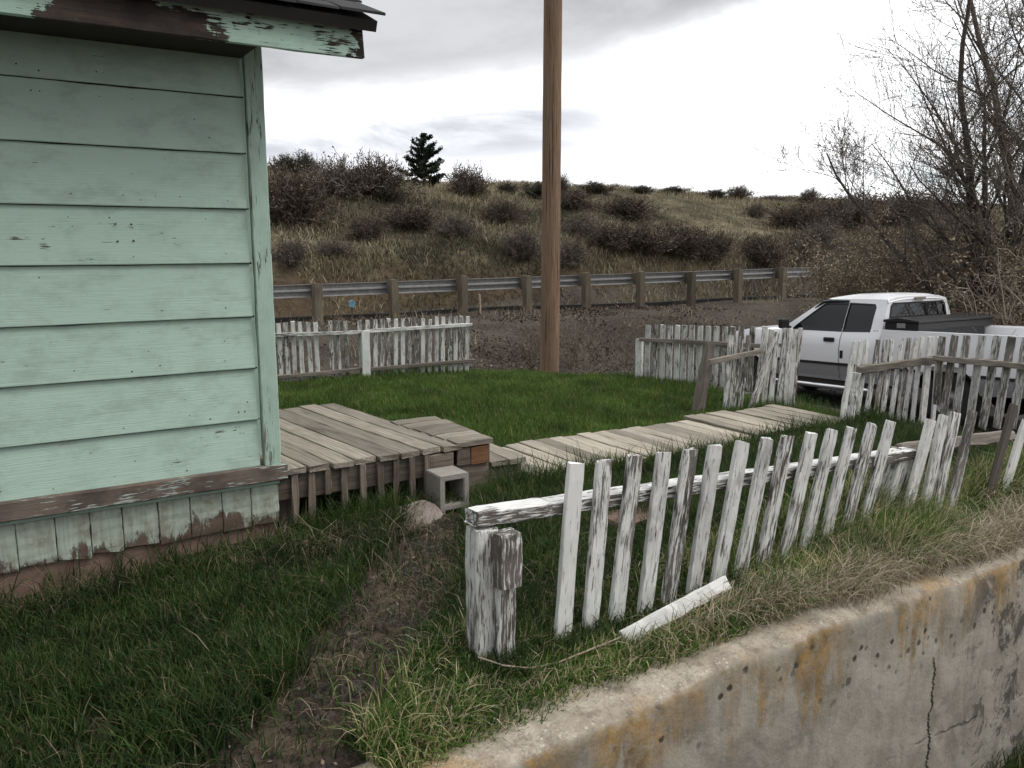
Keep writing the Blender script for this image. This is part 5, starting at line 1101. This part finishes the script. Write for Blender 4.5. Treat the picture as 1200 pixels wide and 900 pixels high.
# long grass along the wall and fence
def fd(u, v): return np.clip(.95 + 1.8 * fbm(u * 2.1, v * 3.), .1, 1) * ss(2.09, 2.20, v + .14 * fbm(u * 3, 1.) ) * (1 - .75 * ss(3.2, 4.2, u) * ss(2.28, 2.14, v + .2 * fbm(u * 2.4, 4.)))
P = scatter(80000, .9, 6.8, 2.09, 2.85, lambda u, v: fd(u, v) * np.clip(1.25 - 2.4 * path_mask(u, v), 0.02, 1))
P[:, 2] = np.where(P[:, 1] < 2.26, np.maximum(P[:, 2], wall_top(P[:, 0]) - .02), P[:, 2])
hF = (.10 + .20 * np.clip(.5 + 1.6 * fbm(P[:, 0] * 1.3 + 2, P[:, 1] * 2), 0, 1)) * rng.uniform(.55, 1.2, len(P)) * (1 - .35 * ss(2.30, 2.15, P[:, 1])) * (1 - .45 * np.exp(-((P[:, 1] - 2.46) / .06) ** 2)) * (.72 + .38 * ss(2.2, 3.0, P[:, 0]) + .40 * ss(2.4, 3.2, P[:, 0]) * ss(5, 4.2, P[:, 0]))
stuff('long_fence_grass', blades_geo(P, hF, rng.uniform(.004, .0085, len(P)), rng.normal(-1.6, 1.3, len(P)), rng.uniform(.12, 1.1, len(P)), 4), M['tallgrass'], 'long green and straw coloured grass along the front fence and wall top', 'grass')
# dead thatch: wall top, house corner, fence foot
P = scatter(34000, 1.7, 6.8, 1.99, 2.36, lambda u, v: ss(1.6, 3.4, u) * ss(2.0 + .12 * ss(3.4, 2., u), 2.10 + .12 * ss(3.4, 2., u), v + .16 * fbm(u * 5, v * 5)) * ss(2.36, 2.18, v + .25 * fbm(u * 2.4, v * 3)) * .9 * np.clip(.7 + 2 * fbm(u * 3, v * 4), 0, 1))
P[:, 2] = np.maximum(P[:, 2], wall_top(P[:, 0]) - .004) * (P[:, 1] < 2.3) + P[:, 2] * (P[:, 1] >= 2.3); P[:, 2] += rng.uniform(0, .03, len(P))
stuff('dead_thatch', blades_geo(P, rng.uniform(.05, .24, len(P)), rng.uniform(.0016, .0046, len(P)), rng.normal(-1.2, 1.6, len(P)), rng.uniform(.7, 1.3, len(P)), 4), M['straw'], 'matted dead grass and straw on the wall top and bare soil', 'dead grass')
P = np.concatenate([scatter(6500, .9, 2.0, 3.95, 4.42, lambda u, v: np.clip(.55 + 2.5 * fbm(u * 4, v * 4), 0, 1)), scatter(9000, -1, 1.3, 4.1, 4.4, lambda u, v: np.clip(.3 + 2.5 * fbm(u * 3, v * 3), 0, 1)), scatter(4000, 1.5, 3.4, 2.6, 3.3, lambda u, v: np.clip(.4 + 2.5 * fbm(u * 4, v * 4), 0, 1)), scatter(9000, -.6, 2.2, 2.4, 4.2, lambda u, v: np.clip(.35 * path_mask(u, v) + .10, 0, .7))]); P[:, 2] += rng.uniform(0, .02, len(P))
stuff('yard_straw', blades_geo(P, rng.exponential(.05, len(P)) + .03, rng.uniform(.0015, .0038, len(P)), rng.uniform(0, 6.28, len(P)), rng.uniform(1.0, 1.45, len(P)), 3), M['yardstraw'], 'matted dead grass by the house foot, on the path and the bare yard soil', 'dead grass')
# gravel and crumbs on the path, leaf litter on the drive bank
def pebbles(P, s):
    N = len(P); v0 = np.array([(1, 0, 0), (0, 1, 0), (-1, 0, 0), (0, -1, 0), (0, 0, 1), (0, 0, -1)], float); V = v0[None] * (1 + rng.normal(0, .25, (N, 6, 1))) * (s * rng.uniform(.4, 1.2, N))[:, None, None] * np.array([1, 1, .6]); a = rng.uniform(0, 6.28, N); c, s_ = np.cos(a)[:, None], np.sin(a)[:, None]
    V = np.stack([V[..., 0] * c - V[..., 1] * s_, V[..., 0] * s_ + V[..., 1] * c, V[..., 2]], -1) + P[:, None]
    F = np.array([(0, 1, 4), (1, 2, 4), (2, 3, 4), (3, 0, 4), (1, 0, 5), (2, 1, 5), (3, 2, 5), (0, 3, 5)]); return V.reshape(-1, 3), ((np.arange(N) * 6)[:, None, None] + F[None]).ravel(), np.full(N * 8, 3)
M['gravel'] = leafy('path_gravel', [(0, (.035, .033, .034)), (.6, (.10, .094, .09)), (1, (.24, .22, .20))], 0, .95)
P = scatter(30000, -.6, 2.3, 2.2, 4.3, lambda u, v: (path_mask(u, v) > .38) * np.clip(.5 + 2 * fbm(u * 3, v * 3), .1, 1)); stuff('path_gravel', pebbles(P, .007), M['gravel'], 'small dark gravel on the worn footpath', 'gravel')
P = scatter(5200, -1.2, 3.0, 2.2, 4.4, lambda u, v: .25 + .75 * path_mask(u, v)); P[:, 2] += .012
stuff('yard_litter', leaves_geo(P, .022), M['litter'], 'dead leaf crumbs scattered over the yard soil', 'leaf litter')
u = rng.uniform(-6, 18, 90000); v = rng.uniform(9.4, 20.5, 90000); k = in_frame(u, v, -.8) & (rng.random(90000) < np.clip(.32 + 2.4 * fbm(u * .8, v * .8), .04, 1)); P = np.stack([u[k], v[k], T(u[k], v[k]) + .02], 1)
stuff('drive_litter', leaves_geo(P, .075), M['litter'], 'brown leaf litter covering the dirt bank below the guardrail', 'leaf litter')
u = rng.uniform(-8, 24, 26000); v = rng.uniform(12.5, 20.4, 26000); vv = v + .068 * (u - 6.7); k = in_frame(u, v, -.5) & (rng.random(26000) < np.clip(-.05 + 2.6 * fbm(u * .5 + 3, v * .6), 0, 1) * ss(14.5, 16.5, vv)); P = np.stack([u[k], v[k], T(u[k], v[k])], 1)
stuff('bank_grass', blades_geo(P, rng.uniform(.1, .3, len(P)), rng.uniform(.008, .014, len(P)), rng.uniform(0, 6.28, len(P)), rng.uniform(.3, 1, len(P)), 2), M['drygrass'], 'thin dry grass on the bank below the guardrail', 'dead grass')
P = scatter(14000, 6.1, 8.6, 3.2, 8.4, lambda u, v: np.clip(.4 + 2 * fbm(u * 2, v * 2), .03, 1) * ss(8.6, 7.2, u)); stuff('verge_grass', blades_geo(P, rng.uniform(.05, .14, len(P)), rng.uniform(.005, .009, len(P)), rng.uniform(0, 6.28, len(P)), rng.uniform(.2, .9, len(P)), 2), M['yardgrass'], 'dark grass under the street fence and gate', 'grass')
u = rng.uniform(3.9, 7.5, 9000); v = rng.uniform(1.2, 2.0, 9000); k = in_frame(u, v, -1.1) & (rng.random(9000) < np.clip(.6 + 2 * fbm(u * 2, v * 2), 0, 1)); P = np.stack([u[k], v[k], T(u[k], v[k]) - .01], 1); stuff('kerbside_grass', blades_geo(P, rng.uniform(.06, .2, len(P)), .007, rng.uniform(0, 6.28, len(P)), rng.uniform(.2, .9, len(P)), 3), M['yardgrass'], 'grass at the foot of the concrete wall', 'grass')
# hill grass in clumps
n = 330000; u = rng.uniform(-5, 75, n); v = 27.6 + rng.random(n) ** .85 * 27; vv = v + .068 * (u - 6.7)
u = np.concatenate([u, rng.uniform(5, 60, 90000)]); v = np.concatenate([v, rng.uniform(26.2, 31.2, 90000)]); n = len(u); vv = v + .068 * (u - 6.7)
dn_ = np.clip(.30 + 2.4 * fbm(u * .16 + 5, v * .2, 0, 4) + .8 * fbm(u * 1.1, v * 1.1, 2., 2), .02, 1) * ss(27.6, 28.2, vv) * (.5 + .5 * ss(28.0, 30.8, vv + 3. * fbm(u * .3, v * .3))); k = in_frame(u, v, T(u, v), 30, 30) & (rng.random(n) < dn_); u, v = u[k], v[k]; P = np.stack([u, v, T(u, v) - .02], 1)
grn = fbm(u * .12 + 31, v * .14 + 8, 0, 3) + .25 * (1 - (vv[k] - 29) / 22) - .02 + rng.normal(0, .06, len(P)) > .16
for nm, sel, mt, lb in (('dry_hill_grass', ~grn, 'drygrass', 'pale dry bunch grass over the hillside'), ('green_hill_grass', grn, 'hillgreen', 'dull green low growth over the lower hillside')):
    Q = P[sel]; stuff(nm, blades_geo(Q, rng.uniform(.2, .55, len(Q)) * (1 if nm[0] == 'd' else .7), rng.uniform(.02, .04, len(Q)), rng.uniform(0, 6.28, len(Q)), rng.uniform(.3, 1.1, len(Q)), 2), M[mt], lb, 'hill grass')
# long dry vine stem lying in front of the corner post, scattered pale petals
vs_ = thing('dry_vine', 'long thin dry stem looping through the grass below the fence corner post', 'dead stem', at(660, 790, z=.05)); pts = [at(560, 770, v=2.45), at(590, 780, v=2.40), at(620, 783, v=2.36), at(650, 778, v=2.34), at(690, 762, v=2.33), at(715, 752, v=2.34), at(738, 742, v=2.36)]; mb = MB(); mb.tube(pts, .0035, 6); mb.build('stem', M['stake'], vs_, smooth=True)
